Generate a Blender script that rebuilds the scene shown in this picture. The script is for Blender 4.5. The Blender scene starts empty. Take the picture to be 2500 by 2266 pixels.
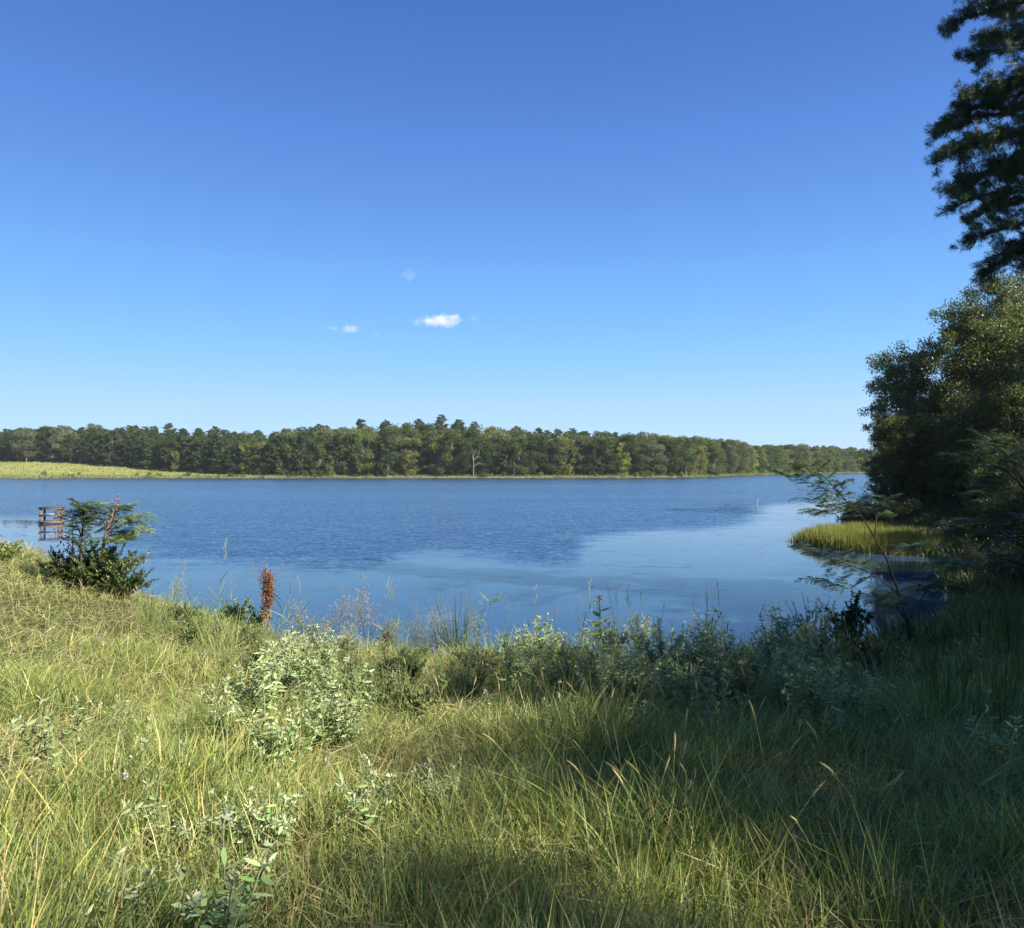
import bpy, math, random
import numpy as np
from mathutils import Vector

S = bpy.context.scene
COL = S.collection
R = math.radians
rng = np.random.default_rng(7)
random.seed(7)

# ------------------------------------------------------------------ camera
CAMZ = 4.0
cam = bpy.data.cameras.new('camera'); cam_o = bpy.data.objects.new('camera', cam); COL.objects.link(cam_o)
cam.sensor_width = 36; cam.lens = 25.7; cam.clip_start = 0.05; cam.clip_end = 20000
cam_o.location = (0, 0, CAMZ); cam_o.rotation_euler = (R(90.28), 0, 0)
S.camera = cam_o
# ------------------------------------------------------------------ light
SUN_EL, SUN_AZ = 37.0, 118.0          # azimuth clockwise from +Y (view direction): from the right, a little behind
w = bpy.data.worlds.new('World'); S.world = w; w.use_nodes = True
nt = w.node_tree; bg = nt.nodes['Background']
sky = nt.nodes.new('ShaderNodeTexSky'); sky.sky_type = 'NISHITA'; sky.sun_disc = False
sky.sun_elevation = R(SUN_EL); sky.sun_rotation = R(SUN_AZ); sky.altitude = 0
sky.air_density = 1.0; sky.dust_density = 0.3; sky.ozone_density = 3.0
tcw = nt.nodes.new('ShaderNodeTexCoord'); sxyz = nt.nodes.new('ShaderNodeSeparateXYZ'); nt.links.new(tcw.outputs['Generated'], sxyz.inputs[0])
# clear even sky: sampled by elevation only, graded to the deep blue the day had
zc = nt.nodes.new('ShaderNodeMath'); zc.operation = 'MAXIMUM'; zc.inputs[1].default_value = .004; nt.links.new(sxyz.outputs[2], zc.inputs[0])
z2 = nt.nodes.new('ShaderNodeMath'); z2.operation = 'MULTIPLY'; nt.links.new(zc.outputs[0], z2.inputs[0]); nt.links.new(zc.outputs[0], z2.inputs[1])
z3 = nt.nodes.new('ShaderNodeMath'); z3.operation = 'SUBTRACT'; z3.inputs[0].default_value = 1; nt.links.new(z2.outputs[0], z3.inputs[1])
z4 = nt.nodes.new('ShaderNodeMath'); z4.operation = 'SQRT'; nt.links.new(z3.outputs[0], z4.inputs[0])
cx = nt.nodes.new('ShaderNodeCombineXYZ'); nt.links.new(z4.outputs[0], cx.inputs[1]); nt.links.new(zc.outputs[0], cx.inputs[2])
nt.links.new(cx.outputs[0], sky.inputs[0])
GRADE = [(0.0, (.23, .318, .56)), (.03, (.24, .325, .54)), (.086, (.306, .36, .47)), (.148, (.29, .407, .49)), (.25, (.293, .432, .571)), (.403, (.265, .383, .592)), (.542, (.211, .336, .556)), (.72, (.25, .345, .53)), (1.0, (.33, .37, .48))]
rp = nt.nodes.new('ShaderNodeValToRGB'); nt.links.new(zc.outputs[0], rp.inputs[0])
for k, (pz, c) in enumerate(GRADE):
    e = rp.color_ramp.elements[k] if k in (0,) else (rp.color_ramp.elements[-1] if k == len(GRADE)-1 else rp.color_ramp.elements.new(pz))
    e.position = pz; e.color = (*c, 1)
vg = nt.nodes.new('ShaderNodeVectorMath'); vg.operation = 'MULTIPLY'; nt.links.new(sky.outputs[0], vg.inputs[0]); nt.links.new(rp.outputs[0], vg.inputs[1])
vs = nt.nodes.new('ShaderNodeVectorMath'); vs.operation = 'SCALE'; vs.inputs['Scale'].default_value = 2; nt.links.new(vg.outputs[0], vs.inputs[0])
nt.links.new(vs.outputs[0], bg.inputs[0])
bg.inputs[1].default_value = 0.065
sl = bpy.data.lights.new('sun', 'SUN'); sl.energy = 5.0; sl.angle = R(0.5); sl.color = (1, .93, .82)
so = bpy.data.objects.new('sun', sl); COL.objects.link(so)
sd = Vector((math.sin(R(SUN_AZ))*math.cos(R(SUN_EL)), math.cos(R(SUN_AZ))*math.cos(R(SUN_EL)), math.sin(R(SUN_EL))))
so.rotation_euler = sd.to_track_quat('Z', 'Y').to_euler(); so.location = (30, -20, 60)
S.view_settings.view_transform = 'Standard'; S.view_settings.look = 'None'
S.view_settings.exposure = 1.48; S.view_settings.gamma = 1
S.cycles.volume_bounces = 2; S.cycles.max_bounces = 8; S.cycles.diffuse_bounces = 4
S.cycles.transmission_bounces = 4

# ------------------------------------------------------------------ helpers
def tag(o, label=None, cat=None, group=None, kind=None):
    if label: o['label'] = label
    if cat: o['category'] = cat
    if group: o['group'] = group
    if kind: o['kind'] = kind
    return o

def empty(name, loc=(0, 0, 0), rz=0):
    o = bpy.data.objects.new(name, None); COL.objects.link(o)
    o.location = loc; o.rotation_euler = (0, 0, rz); o.empty_display_size = .2
    return o

def unit(a):
    return a/np.maximum(np.linalg.norm(a, axis=-1, keepdims=True), 1e-9)

class MB:
    """collects quads with a colour per vertex"""
    def __init__(s): s.V = []; s.F = []; s.C = []; s.n = 0
    def add(s, V, F, C):
        V = np.asarray(V, dtype=np.float32).reshape(-1, 3); F = np.asarray(F, dtype=np.int64).reshape(-1, 4)
        C = np.asarray(C, dtype=np.float32)
        if C.ndim == 1: C = np.tile(C, (len(V), 1))
        s.V.append(V); s.F.append(F+s.n); s.C.append(C[:, :3]); s.n += len(V)
    def mesh(s, name, m, smooth=True):
        V = np.concatenate(s.V); F = np.concatenate(s.F); C = np.concatenate(s.C)
        me = bpy.data.meshes.new(name)
        me.vertices.add(len(V)); me.vertices.foreach_set('co', V.ravel())
        me.loops.add(F.size); me.loops.foreach_set('vertex_index', F.ravel().astype(np.int32))
        me.polygons.add(len(F)); me.polygons.foreach_set('loop_start', np.arange(0, F.size, 4, dtype=np.int32))
        if smooth: me.polygons.foreach_set('use_smooth', np.ones(len(F), dtype=bool))
        at = me.attributes.new('Col', 'FLOAT_COLOR', 'POINT')
        at.data.foreach_set('color', np.hstack([C, np.ones((len(C), 1), np.float32)]).ravel())
        me.update(calc_edges=True); me.materials.append(m)
        return me
    def build(s, name, m, parent=None, smooth=True):
        o = bpy.data.objects.new(name, s.mesh(name, m, smooth)); COL.objects.link(o)
        if parent: o.parent = parent
        return o
    # ---- primitives
    def strips(s, P, D, side, L, Wd, B, prof, col, coltip=None):
        """N curved ribbons: pos(t) = P + D L t + B L t^2, width Wd*prof"""
        N = len(P); n = len(prof); t = np.linspace(0, 1, n)
        L = np.broadcast_to(L, (N,)); Wd = np.broadcast_to(Wd, (N,))
        c = P[:, None, :] + D[:, None, :]*(L[:, None]*t)[..., None] + B[:, None, :]*(L[:, None]*t**2)[..., None]
        wv = side[:, None, :]*(Wd[:, None]*np.array(prof)[None]*.5)[..., None]
        V = np.stack([c-wv, c+wv], axis=2).reshape(-1, 3)
        i = (np.arange(N)*n*2)[:, None]+(np.arange(n-1)*2)[None]
        F = np.stack([i, i+1, i+3, i+2], -1).reshape(-1, 4)
        C = np.repeat(col, n*2, axis=0)
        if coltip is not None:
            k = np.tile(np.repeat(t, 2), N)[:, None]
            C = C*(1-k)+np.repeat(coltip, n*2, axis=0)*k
        s.add(V, F, C)
    def leaves(s, P, D, side, L, Wd, col, fold=.15):
        N = len(P); L = np.broadcast_to(L, (N,))[:, None]; Wd = np.broadcast_to(Wd, (N,))[:, None]
        nrm = unit(np.cross(D, side)); mid = P+D*L*.5+nrm*Wd*fold
        V = np.stack([P, mid-side*Wd*.5, P+D*L, mid+side*Wd*.5], 1).reshape(-1, 3)
        s.add(V, np.arange(N*4).reshape(-1, 4), np.repeat(col, 4, axis=0))
    def tube(s, pts, rad, col, k=6):
        pts = np.asarray(pts, float); n = len(pts)
        rad = np.broadcast_to(rad, (n,)).astype(float)
        T = unit(np.gradient(pts, axis=0)); up = np.array([.13, .27, 1.]) if abs(T[0][2]) < .8 else np.array([1., .2, .1])
        A = unit(np.cross(T, up)); Bv = np.cross(T, A)
        a = np.linspace(0, 2*np.pi, k, endpoint=False)
        V = pts[:, None]+rad[:, None, None]*(np.cos(a)[None, :, None]*A[:, None]+np.sin(a)[None, :, None]*Bv[:, None])
        i = np.arange(n-1)[:, None]*k; j = np.arange(k)[None]; j2 = (j+1) % k
        F = np.stack([i+j, i+j2, i+k+j2, i+k+j], -1).reshape(-1, 4)
        s.add(V, F, np.array(col))
    def box(s, c, d, col, rz=0, jit=0):
        x = np.array([[sx, sy, sz] for sz in (-1, 1) for sy in (-1, 1) for sx in (-1, 1)], float)*np.array(d)/2
        x += rng.normal(0, 1, x.shape)*jit
        cz, sz_ = math.cos(rz), math.sin(rz)
        x = np.stack([x[:, 0]*cz-x[:, 1]*sz_, x[:, 0]*sz_+x[:, 1]*cz, x[:, 2]], 1)+np.array(c)
        s.add(x, [[0, 2, 3, 1], [4, 5, 7, 6], [0, 1, 5, 4], [2, 6, 7, 3], [0, 4, 6, 2], [1, 3, 7, 5]], np.array(col))

def rdir(n, zb=0., zs=1.):
    d = rng.normal(0, 1, (n, 3)); d[:, 2] = d[:, 2]*zs+zb
    return unit(d)
def perp(D):
    return unit(np.cross(D, rng.normal(0, 1, D.shape)))
def jcol(base, n, v=.2, hue=.08):
    c = np.array(base)[None]*(1+rng.normal(0, v, (n, 1)))*(1+rng.normal(0, hue, (n, 3)))
    return np.clip(c, .004, .9)
def pick(cols, p, n, v=.18):
    i = rng.choice(len(cols), n, p=np.array(p)/sum(p))
    return np.clip(np.array(cols)[i]*(1+rng.normal(0, v, (n, 1)))*(1+rng.normal(0, .05, (n, 3))), .004, .9)
def sm(a, b, x):
    t = np.clip((x-a)/(b-a), 0, 1); return t*t*(3-2*t)
def wob(x, y, f, seed=0):
    a = 0
    for k in range(5):
        th = 1.3*k+seed*2.1; ff = f*(1+.45*k)
        a = a+np.sin((x*math.cos(th)+y*math.sin(th))*ff+seed+k*1.7)/(1+.5*k)
    return a/3.2

def copy_thing(o, loc, rz=0, sc=(1, 1, 1), label=None):
    c = o.copy(); COL.objects.link(c); c.location = loc
    c.rotation_euler = (0, 0, rz); c.scale = sc
    if label: c['label'] = label
    for ch in list(o.children):
        d = ch.copy(); COL.objects.link(d); d.parent = c
        for g in list(ch.children):
            e = g.copy(); COL.objects.link(e); e.parent = d
    return c

class Kit:
    """a few prototype things; the first uses move the prototypes themselves, later ones copy them"""
    def __init__(s, protos): s.p = protos; s.used = [False]*len(protos)
    def put(s, loc, rz=0, sc=1., label=None, group=None, cat=None, i=None):
        if i is None: i = rng.integers(len(s.p))
        i = int(i) % len(s.p)
        if np.isscalar(sc): sc = (sc, sc, sc)
        if not s.used[i]:
            s.used[i] = True; o = s.p[i]; o.location = loc; o.rotation_euler = (0, 0, rz); o.scale = sc
        else: o = copy_thing(s.p[i], loc, rz, sc)
        tag(o, label, cat, group); return o
    def prune(s):
        for i, o in enumerate(s.p):
            if not s.used[i]:
                for c in list(o.children_recursive)+[o]: bpy.data.objects.remove(c)

# ------------------------------------------------------------------ materials
def foliage(name, trans=.35, rough=.55, spec=.3, tint=(1.25, 1.2, .7)):
    m = bpy.data.materials.new(name); m.use_nodes = True; t = m.node_tree; N = t.nodes
    p = N['Principled BSDF']; out = N['Material Output']
    a = N.new('ShaderNodeAttribute'); a.attribute_name = 'Col'
    oi = N.new('ShaderNodeObjectInfo'); mr = N.new('ShaderNodeMapRange')
    mr.inputs['To Min'].default_value = .78; mr.inputs['To Max'].default_value = 1.22
    t.links.new(oi.outputs['Random'], mr.inputs['Value'])
    vm = N.new('ShaderNodeVectorMath'); vm.operation = 'SCALE'
    t.links.new(a.outputs['Color'], vm.inputs[0]); t.links.new(mr.outputs[0], vm.inputs['Scale'])
    t.links.new(vm.outputs[0], p.inputs['Base Color'])
    p.inputs['Roughness'].default_value = rough; p.inputs['Specular IOR Level'].default_value = spec
    tr = N.new('ShaderNodeBsdfTranslucent'); v2 = N.new('ShaderNodeVectorMath'); v2.operation = 'MULTIPLY'
    v2.inputs[1].default_value = tint; t.links.new(vm.outputs[0], v2.inputs[0]); t.links.new(v2.outputs[0], tr.inputs[0])
    mx = N.new('ShaderNodeMixShader'); mx.inputs[0].default_value = trans
    t.links.new(p.outputs[0], mx.inputs[1]); t.links.new(tr.outputs[0], mx.inputs[2]); t.links.new(mx.outputs[0], out.inputs[0])
    return m
def bark(name, scale=6, bump=.5, rough=.9):
    m = bpy.data.materials.new(name); m.use_nodes = True; t = m.node_tree; N = t.nodes; p = N['Principled BSDF']
    a = N.new('ShaderNodeAttribute'); a.attribute_name = 'Col'
    tc = N.new('ShaderNodeTexCoord'); mp = N.new('ShaderNodeMapping'); mp.inputs['Scale'].default_value = (scale, scale, scale*.25)
    no = N.new('ShaderNodeTexNoise'); no.inputs['Scale'].default_value = 3; no.inputs['Detail'].default_value = 6
    t.links.new(tc.outputs['Object'], mp.inputs[0]); t.links.new(mp.outputs[0], no.inputs['Vector'])
    mr = N.new('ShaderNodeMapRange'); mr.inputs['To Min'].default_value = .45; mr.inputs['To Max'].default_value = 1.5
    t.links.new(no.outputs[0], mr.inputs['Value'])
    vm = N.new('ShaderNodeVectorMath'); vm.operation = 'SCALE'; t.links.new(a.outputs['Color'], vm.inputs[0]); t.links.new(mr.outputs[0], vm.inputs['Scale'])
    t.links.new(vm.outputs[0], p.inputs['Base Color']); p.inputs['Roughness'].default_value = rough
    p.inputs['Specular IOR Level'].default_value = .2
    b = N.new('ShaderNodeBump'); b.inputs['Strength'].default_value = bump; b.inputs['Distance'].default_value = .02
    t.links.new(no.outputs[0], b.inputs['Height']); t.links.new(b.outputs[0], p.inputs['Normal'])
    return m
M_grass = foliage('grass_blades', .42, .5, .35)
M_leaf = foliage('tree_leaves', .35, .45, .4)
M_far = foliage('distant_leaves', .4, .7, .15)
M_needle = foliage('pine_needles', .15, .5, .3)
M_weed = foliage('woolly_leaves', .25, .8, .15, (1.1, 1.15, .8))
M_dry = foliage('dry_stalks', .2, .8, .1, (1.1, 1, .8))
M_bark = bark('bark'); M_wood = bark('weathered_wood', 10, .6)

# ------------------------------------------------------------------ land shape
NEAR = np.array([(-400, 110), (-90, 48), (-45, 40), (-27, 31), (-19, 26.5), (-14, 23.2), (-9.5, 19.6), (-4.5, 15.8), (-1.5, 14.4),
    (1, 14), (5, 14.4), (8.3, 16.2), (10.8, 18.4), (13, 21.5), (14.6, 25), (16.6, 28.4), (18.6, 31.5), (18.4, 33.4), (16.8, 34.2), (15.4, 37), (15.4, 39.5), (17, 41.5),
    (21, 43), (24, 46), (25.8, 50), (24.6, 53.5), (25.2, 57), (29, 61), (37, 67), (50, 78), (80, 100), (160, 150), (900, 420),
    (900, -900), (-900, -900), (-900, 200)], float)
FAR = np.array([(-2500, 200), (-420, 262), (-240, 266), (-190, 271), (-140, 275), (-111, 277), (-60, 281), (0, 283), (40, 287), (72, 298), (95, 330),
    (120, 372), (143, 405), (180, 455), (235, 512), (300, 560), (420, 600), (1500, 560), (4000, 500), (4000, 6000), (-4000, 6000), (-4000, 200)], float)
def sdist(poly, x, y):
    """distance to the polygon's edge, positive inside"""
    x = np.asarray(x, float); y = np.asarray(y, float); d = np.full(x.shape, 1e9); ins = np.zeros(x.shape, bool)
    for (ax, ay), (bx, by) in zip(poly, np.roll(poly, -1, 0)):
        ex, ey = bx-ax, by-ay; t = np.clip(((x-ax)*ex+(y-ay)*ey)/(ex*ex+ey*ey), 0, 1)
        d = np.minimum(d, np.hypot(x-ax-t*ex, y-ay-t*ey))
        if ay != by:
            c = ((ay > y) != (by > y)) & (x < (bx-ax)*(y-ay)/(by-ay)+ax); ins ^= c
    return np.where(ins, d, -d)
def hill(x):
    return 6.5+13*np.exp(-((x+45)/70)**2)+3*np.exp(-((x+190)/70)**2)+3*sm(100, 260, x)
def treeline(x):
    return np.clip((-86-x)*.45, 4, 62)
def ground(x, y):
    x = np.asarray(x, float); y = np.asarray(y, float)
    s = sdist(NEAR, x, y)+.25*wob(x, y, 1.1, 1); sp = np.maximum(s, 0)
    f = 1-sm(-12, -4, x)
    base = sm(0, .8, sp)*.3+.153*sp
    base = np.where(base > 3.2, 3.2+(base-3.2)*.1, base)
    left = np.minimum(.7*sp, 1.85)+.06*np.maximum(sp-2.6, 0)
    g = sm(14, 24, y+.0*x)*sm(4, 13, x)
    right = sm(0, 1.2, sp)*.12+.05*np.maximum(sp-2.5, 0)+.5*sm(44, 54, y)*sm(0, 3, sp)
    zn = (base*(1-f)+left*f)*(1-g)+right*g + .05*wob(x, y, 1.7, 3)*sm(1, 4, sp)
    t = sdist(FAR, x, y); tp = np.maximum(t, 0)
    zf = sm(0, 3, tp)*.5+hill(x)*(.25*sm(0, 40, tp)+.75*sm(20, 130, tp))*np.where(x < -90, 1+.0*x, 1) + 2.2*sm(-100, -200, x)*sm(5, 60, tp)
    dpt = np.minimum(-s, -t)
    zw = -.12-.25*np.minimum(np.maximum(dpt, 0), 6)
    return np.where(s > 0, zn, np.where(t > 0, zf, zw))
def gz(x, y): return float(ground(np.array([x]), np.array([y]))[0])

F_PX = 512/math.tan(math.atan(18/25.7))/512*512
def uv(xd, yd):
    """photo position (in 2016-wide units) -> slopes right and up"""
    return (xd*.50794-512)/F_PX, (467.6-yd*.50794)/F_PX
SC = [1.]
def spot(xd, yd, h, tmin=None):
    """where on the near bank a plant of height h must stand for its top to be seen at (xd, yd); SC holds the size it then needs"""
    u, v = uv(xd, yd); tmin = tmin or (1.6 if h < .7 else 5.5); t = np.linspace(tmin, 45, 1600); gx = ground(u*t, t); s = sdist(NEAR, u*t, t)
    off = np.nonzero(s < .25)[0]; k1 = max(3, off[0] if len(off) else len(t)); e = (CAMZ+v*t-gx-h)[:k1]
    k = np.nonzero(e <= 0)[0]; k = k[0] if len(k) else k1-1
    SC[0] = float(np.clip((CAMZ+v*t[k]-gx[k])/h, .55, 1.5)); return (float(u*t[k]), float(t[k]), float(gx[k]))
def at(xd, yd, d):
    u, v = uv(xd, yd); return np.array([u*d, d, CAMZ+v*d])

# ------------------------------------------------------------------ ground
def grid(xs, ys, name, m, colf):
    X, Y = np.meshgrid(xs, ys); Z = ground(X, Y); n = len(xs)
    V = np.stack([X, Y, Z], -1).reshape(-1, 3)
    i = (np.arange(len(ys)-1)*n)[:, None]+np.arange(n-1)[None]
    F = np.stack([i, i+1, i+n+1, i+n], -1).reshape(-1, 4)
    b = MB(); b.add(V, F, colf(V[:, 0], V[:, 1], V[:, 2])); return b.build(name, m)
def ramp_axis(lo, hi, flo, fhi, st, gr=1.12):
    a = list(np.arange(flo, fhi+st/2, st)); d = st
    while a[-1] < hi: d = min(d*gr, 400); a.append(a[-1]+d)
    d = st
    while a[0] > lo: d = min(d*gr, 400); a.insert(0, a[0]-d)
    return np.array(a)
def gcol(x, y, z):
    soil = np.array([.055, .055, .025]); meadow = np.array([.19, .2, .065]); mud = np.array([.05, .042, .028])
    t = sdist(FAR, x, y); s = sdist(NEAR, x, y)
    inm = (t > 0) & (t < treeline(x)+3)
    c = np.where(inm[:, None], meadow*(1+.25*wob(x, y, .15, 2)[:, None]), np.array([.035, .04, .018]))
    c = np.where((s > 0)[:, None], soil, c); c = np.where((z < .02)[:, None], mud, c)
    return c
def ground_mat():
    m = bpy.data.materials.new('ground'); m.use_nodes = True; t = m.node_tree; N = t.nodes; p = N['Principled BSDF']
    a = N.new('ShaderNodeAttribute'); a.attribute_name = 'Col'; tc = N.new('ShaderNodeTexCoord')
    def noise(sc, det):
        n = N.new('ShaderNodeTexNoise'); n.inputs['Scale'].default_value = sc; n.inputs['Detail'].default_value = det
        t.links.new(tc.outputs['Object'], n.inputs['Vector']); return n
    n1 = noise(.12, 8); n2 = noise(4, 5)
    ad = N.new('ShaderNodeMath'); ad.operation = 'MULTIPLY_ADD'; ad.inputs[1].default_value = .8; t.links.new(n1.outputs[0], ad.inputs[0]); t.links.new(n2.outputs[0], ad.inputs[2])
    mr = N.new('ShaderNodeMapRange'); mr.inputs['From Min'].default_value = .5; mr.inputs['From Max'].default_value = 1.3
    mr.inputs['To Min'].default_value = .55; mr.inputs['To Max'].default_value = 1.45; t.links.new(ad.outputs[0], mr.inputs['Value'])
    vm = N.new('ShaderNodeVectorMath'); vm.operation = 'SCALE'; t.links.new(a.outputs['Color'], vm.inputs[0]); t.links.new(mr.outputs[0], vm.inputs['Scale'])
    t.links.new(vm.outputs[0], p.inputs['Base Color']); p.inputs['Roughness'].default_value = .95; p.inputs['Specular IOR Level'].default_value = .1
    b = N.new('ShaderNodeBump'); b.inputs['Distance'].default_value = .05; t.links.new(n2.outputs[0], b.inputs['Height']); t.links.new(b.outputs[0], p.inputs['Normal'])
    return m
xs = ramp_axis(-3500, 3500, -24, 34, .45); ys = ramp_axis(-900, 3600, -2, 62, .45)
xs = np.unique(np.concatenate([xs, np.arange(-260, 340, 7.)])); ys = np.unique(np.concatenate([ys, np.arange(255, 620, 6.)]))
g = grid(xs, ys, 'ground', ground_mat(), gcol); tag(g, kind='structure')

# ------------------------------------------------------------------ water
def water_mat():
    m = bpy.data.materials.new('lake_water'); m.use_nodes = True; t = m.node_tree; N = t.nodes; Lk = t.links.new; p = N['Principled BSDF']
    tc = N.new('ShaderNodeTexCoord'); sp = N.new('ShaderNodeSeparateXYZ'); Lk(tc.outputs['Object'], sp.inputs[0])
    def math_(op, a, b=None, c=None, clamp=False):
        n = N.new('ShaderNodeMath'); n.operation = op; n.use_clamp = clamp
        for k, v in enumerate((a, b, c)):
            if v is None: continue
            if hasattr(v, 'links'): Lk(v, n.inputs[k])
            else: n.inputs[k].default_value = v
        return n.outputs[0]
    def noise(scale, det, vec, rough=.5, dist=0):
        mp = N.new('ShaderNodeMapping'); mp.inputs['Scale'].default_value = vec; mp.inputs['Rotation'].default_value = (0, 0, R(12)); Lk(tc.outputs['Object'], mp.inputs[0])
        n = N.new('ShaderNodeTexNoise'); n.inputs['Scale'].default_value = scale; n.inputs['Detail'].default_value = det
        n.inputs['Roughness'].default_value = rough; n.inputs['Distortion'].default_value = dist
        Lk(mp.outputs[0], n.inputs['Vector']); return n.outputs[0]
    # still water near the bank: y < f(x)
    fc = N.new('ShaderNodeFloatCurve'); cv = fc.mapping.curves[0]
    pts = [(-60, 38), (-44, 58), (-32, 56), (-25, 45), (-17, 33), (-9.5, 30), (-5.8, 30), (-4.6, 34), (-1, 33.5), (2.2, 30.5), (3.6, 38.6), (8.4, 46), (14, 49), (20, 60), (28, 78), (40, 86), (60, 90)]
    fx = lambda x: (x+60)/120; fy = lambda y: y/100
    cv.points[0].location = (fx(pts[0][0]), fy(pts[0][1])); cv.points[1].location = (fx(pts[-1][0]), fy(pts[-1][1]))
    for a, b in pts[1:-1]: cv.points.new(fx(a), fy(b))
    fc.mapping.update()
    xin = math_('MULTIPLY_ADD', sp.outputs[0], 1/120, .5, True); Lk(xin, fc.inputs['Value'])
    edge = math_('MULTIPLY', fc.outputs[0], 100.)
    big = noise(.25, 6, (.5, 1.6, 1), .65, .5)
    fine = noise(1.4, 5, (.25, 1.6, 1), .75, .3); e2 = math_('MULTIPLY_ADD', big, 12., edge); e2 = math_('MULTIPLY_ADD', fine, 9., e2); e2 = math_('ADD', e2, -10.5)
    d = math_('SUBTRACT', sp.outputs[1], e2)
    mr = N.new('ShaderNodeMapRange'); mr.interpolation_type = 'SMOOTHSTEP'; mr.inputs['From Min'].default_value = -3.4; mr.inputs['From Max'].default_value = 5
    Lk(d, mr.inputs['Value']); wind = mr.outputs[0]
    patch = noise(.03, 4, (.35, 1.5, 1), .6)      # gusts
    pr = N.new('ShaderNodeMapRange'); pr.inputs['From Min'].default_value = .35; pr.inputs['From Max'].default_value = .65; pr.inputs['To Min'].default_value = .65; pr.inputs['To Max'].default_value = 1.1; Lk(patch, pr.inputs['Value'])
    def chop(scale, det, vec, amp_):
        mp = N.new('ShaderNodeMapping'); mp.inputs['Scale'].default_value = vec; mp.inputs['Rotation'].default_value = (0, 0, R(-14)); Lk(tc.outputs['Object'], mp.inputs[0])
        n = N.new('ShaderNodeTexNoise'); n.inputs['Scale'].default_value = scale; n.inputs['Detail'].default_value = det; n.inputs['Roughness'].default_value = .6; Lk(mp.outputs[0], n.inputs['Vector'])
        v = N.new('ShaderNodeVectorMath'); v.operation = 'SUBTRACT'; v.inputs[1].default_value = (.5, .5, .5); Lk(n.outputs['Color'], v.inputs[0])
        m_ = N.new('ShaderNodeVectorMath'); m_.operation = 'MULTIPLY'; m_.inputs[1].default_value = amp_; Lk(v.outputs[0], m_.inputs[0]); return m_.outputs[0]
    c1 = chop(6.5, 4, (.6, 1.35, 1), (.5, .95, 0)); c2 = chop(1.5, 2, (.5, 1.6, 1), (.12, .3, 0))
    va = N.new('ShaderNodeVectorMath'); va.operation = 'ADD'; Lk(c1, va.inputs[0]); Lk(c2, va.inputs[1])
    amp = math_('MULTIPLY', wind, pr.outputs[0]); amp = math_('MAXIMUM', amp, .03)
    vsc = N.new('ShaderNodeVectorMath'); vsc.operation = 'SCALE'; Lk(va.outputs[0], vsc.inputs[0]); Lk(amp, vsc.inputs['Scale'])
    vup = N.new('ShaderNodeVectorMath'); vup.operation = 'ADD'; Lk(vsc.outputs[0], vup.inputs[0])
    tl = N.new('ShaderNodeCombineXYZ'); tl.inputs[2].default_value = 1; Lk(math_('MULTIPLY', wind, -.105), tl.inputs[1]); Lk(tl.outputs[0], vup.inputs[1])   # normals leaned toward the viewer, added so ripples reflect higher sky
    vn = N.new('ShaderNodeVectorMath'); vn.operation = 'NORMALIZE'; Lk(vup.outputs[0], vn.inputs[0]); Lk(vn.outputs[0], p.inputs['Normal'])
    # algae film: curling thin lines and patches on the still part
    fl = noise(.22, 3, (.5, 1.3, 1), .5, 2.2); ln = math_('ABSOLUTE', math_('SUBTRACT', fl, .5))
    film = N.new('ShaderNodeMapRange'); film.inputs['From Min'].default_value = .0; film.inputs['From Max'].default_value = .012; film.inputs['To Min'].default_value = 1; film.inputs['To Max'].default_value = 0; Lk(ln, film.inputs['Value'])
    still = math_('SUBTRACT', 1., wind)
    fm = math_('MULTIPLY', film.outputs[0], still)
    mx = N.new('ShaderNodeMix'); mx.data_type = 'RGBA'; mx.inputs['A'].default_value = (.019, .046, .09, 1); mx.inputs['B'].default_value = (.05, .06, .04, 1)
    Lk(math_('MULTIPLY', fm, .6), mx.inputs['Factor']); Lk(mx.outputs['Result'], p.inputs['Base Color'])
    p.inputs['Roughness'].default_value = .03; Lk(math_('MULTIPLY_ADD', fm, .25, .03), p.inputs['Roughness'])
    p.inputs['IOR'].default_value = 1.33; p.inputs['Specular IOR Level'].default_value = .5
    return m
b = MB(); b.add([(-3500, -200, 0), (3500, -200, 0), (3500, 2500, 0), (-3500, 2500, 0)], [[0, 1, 2, 3]], (0, 0, 0))
wt = b.build('lake_water', water_mat()); tag(wt, kind='structure')

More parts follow.
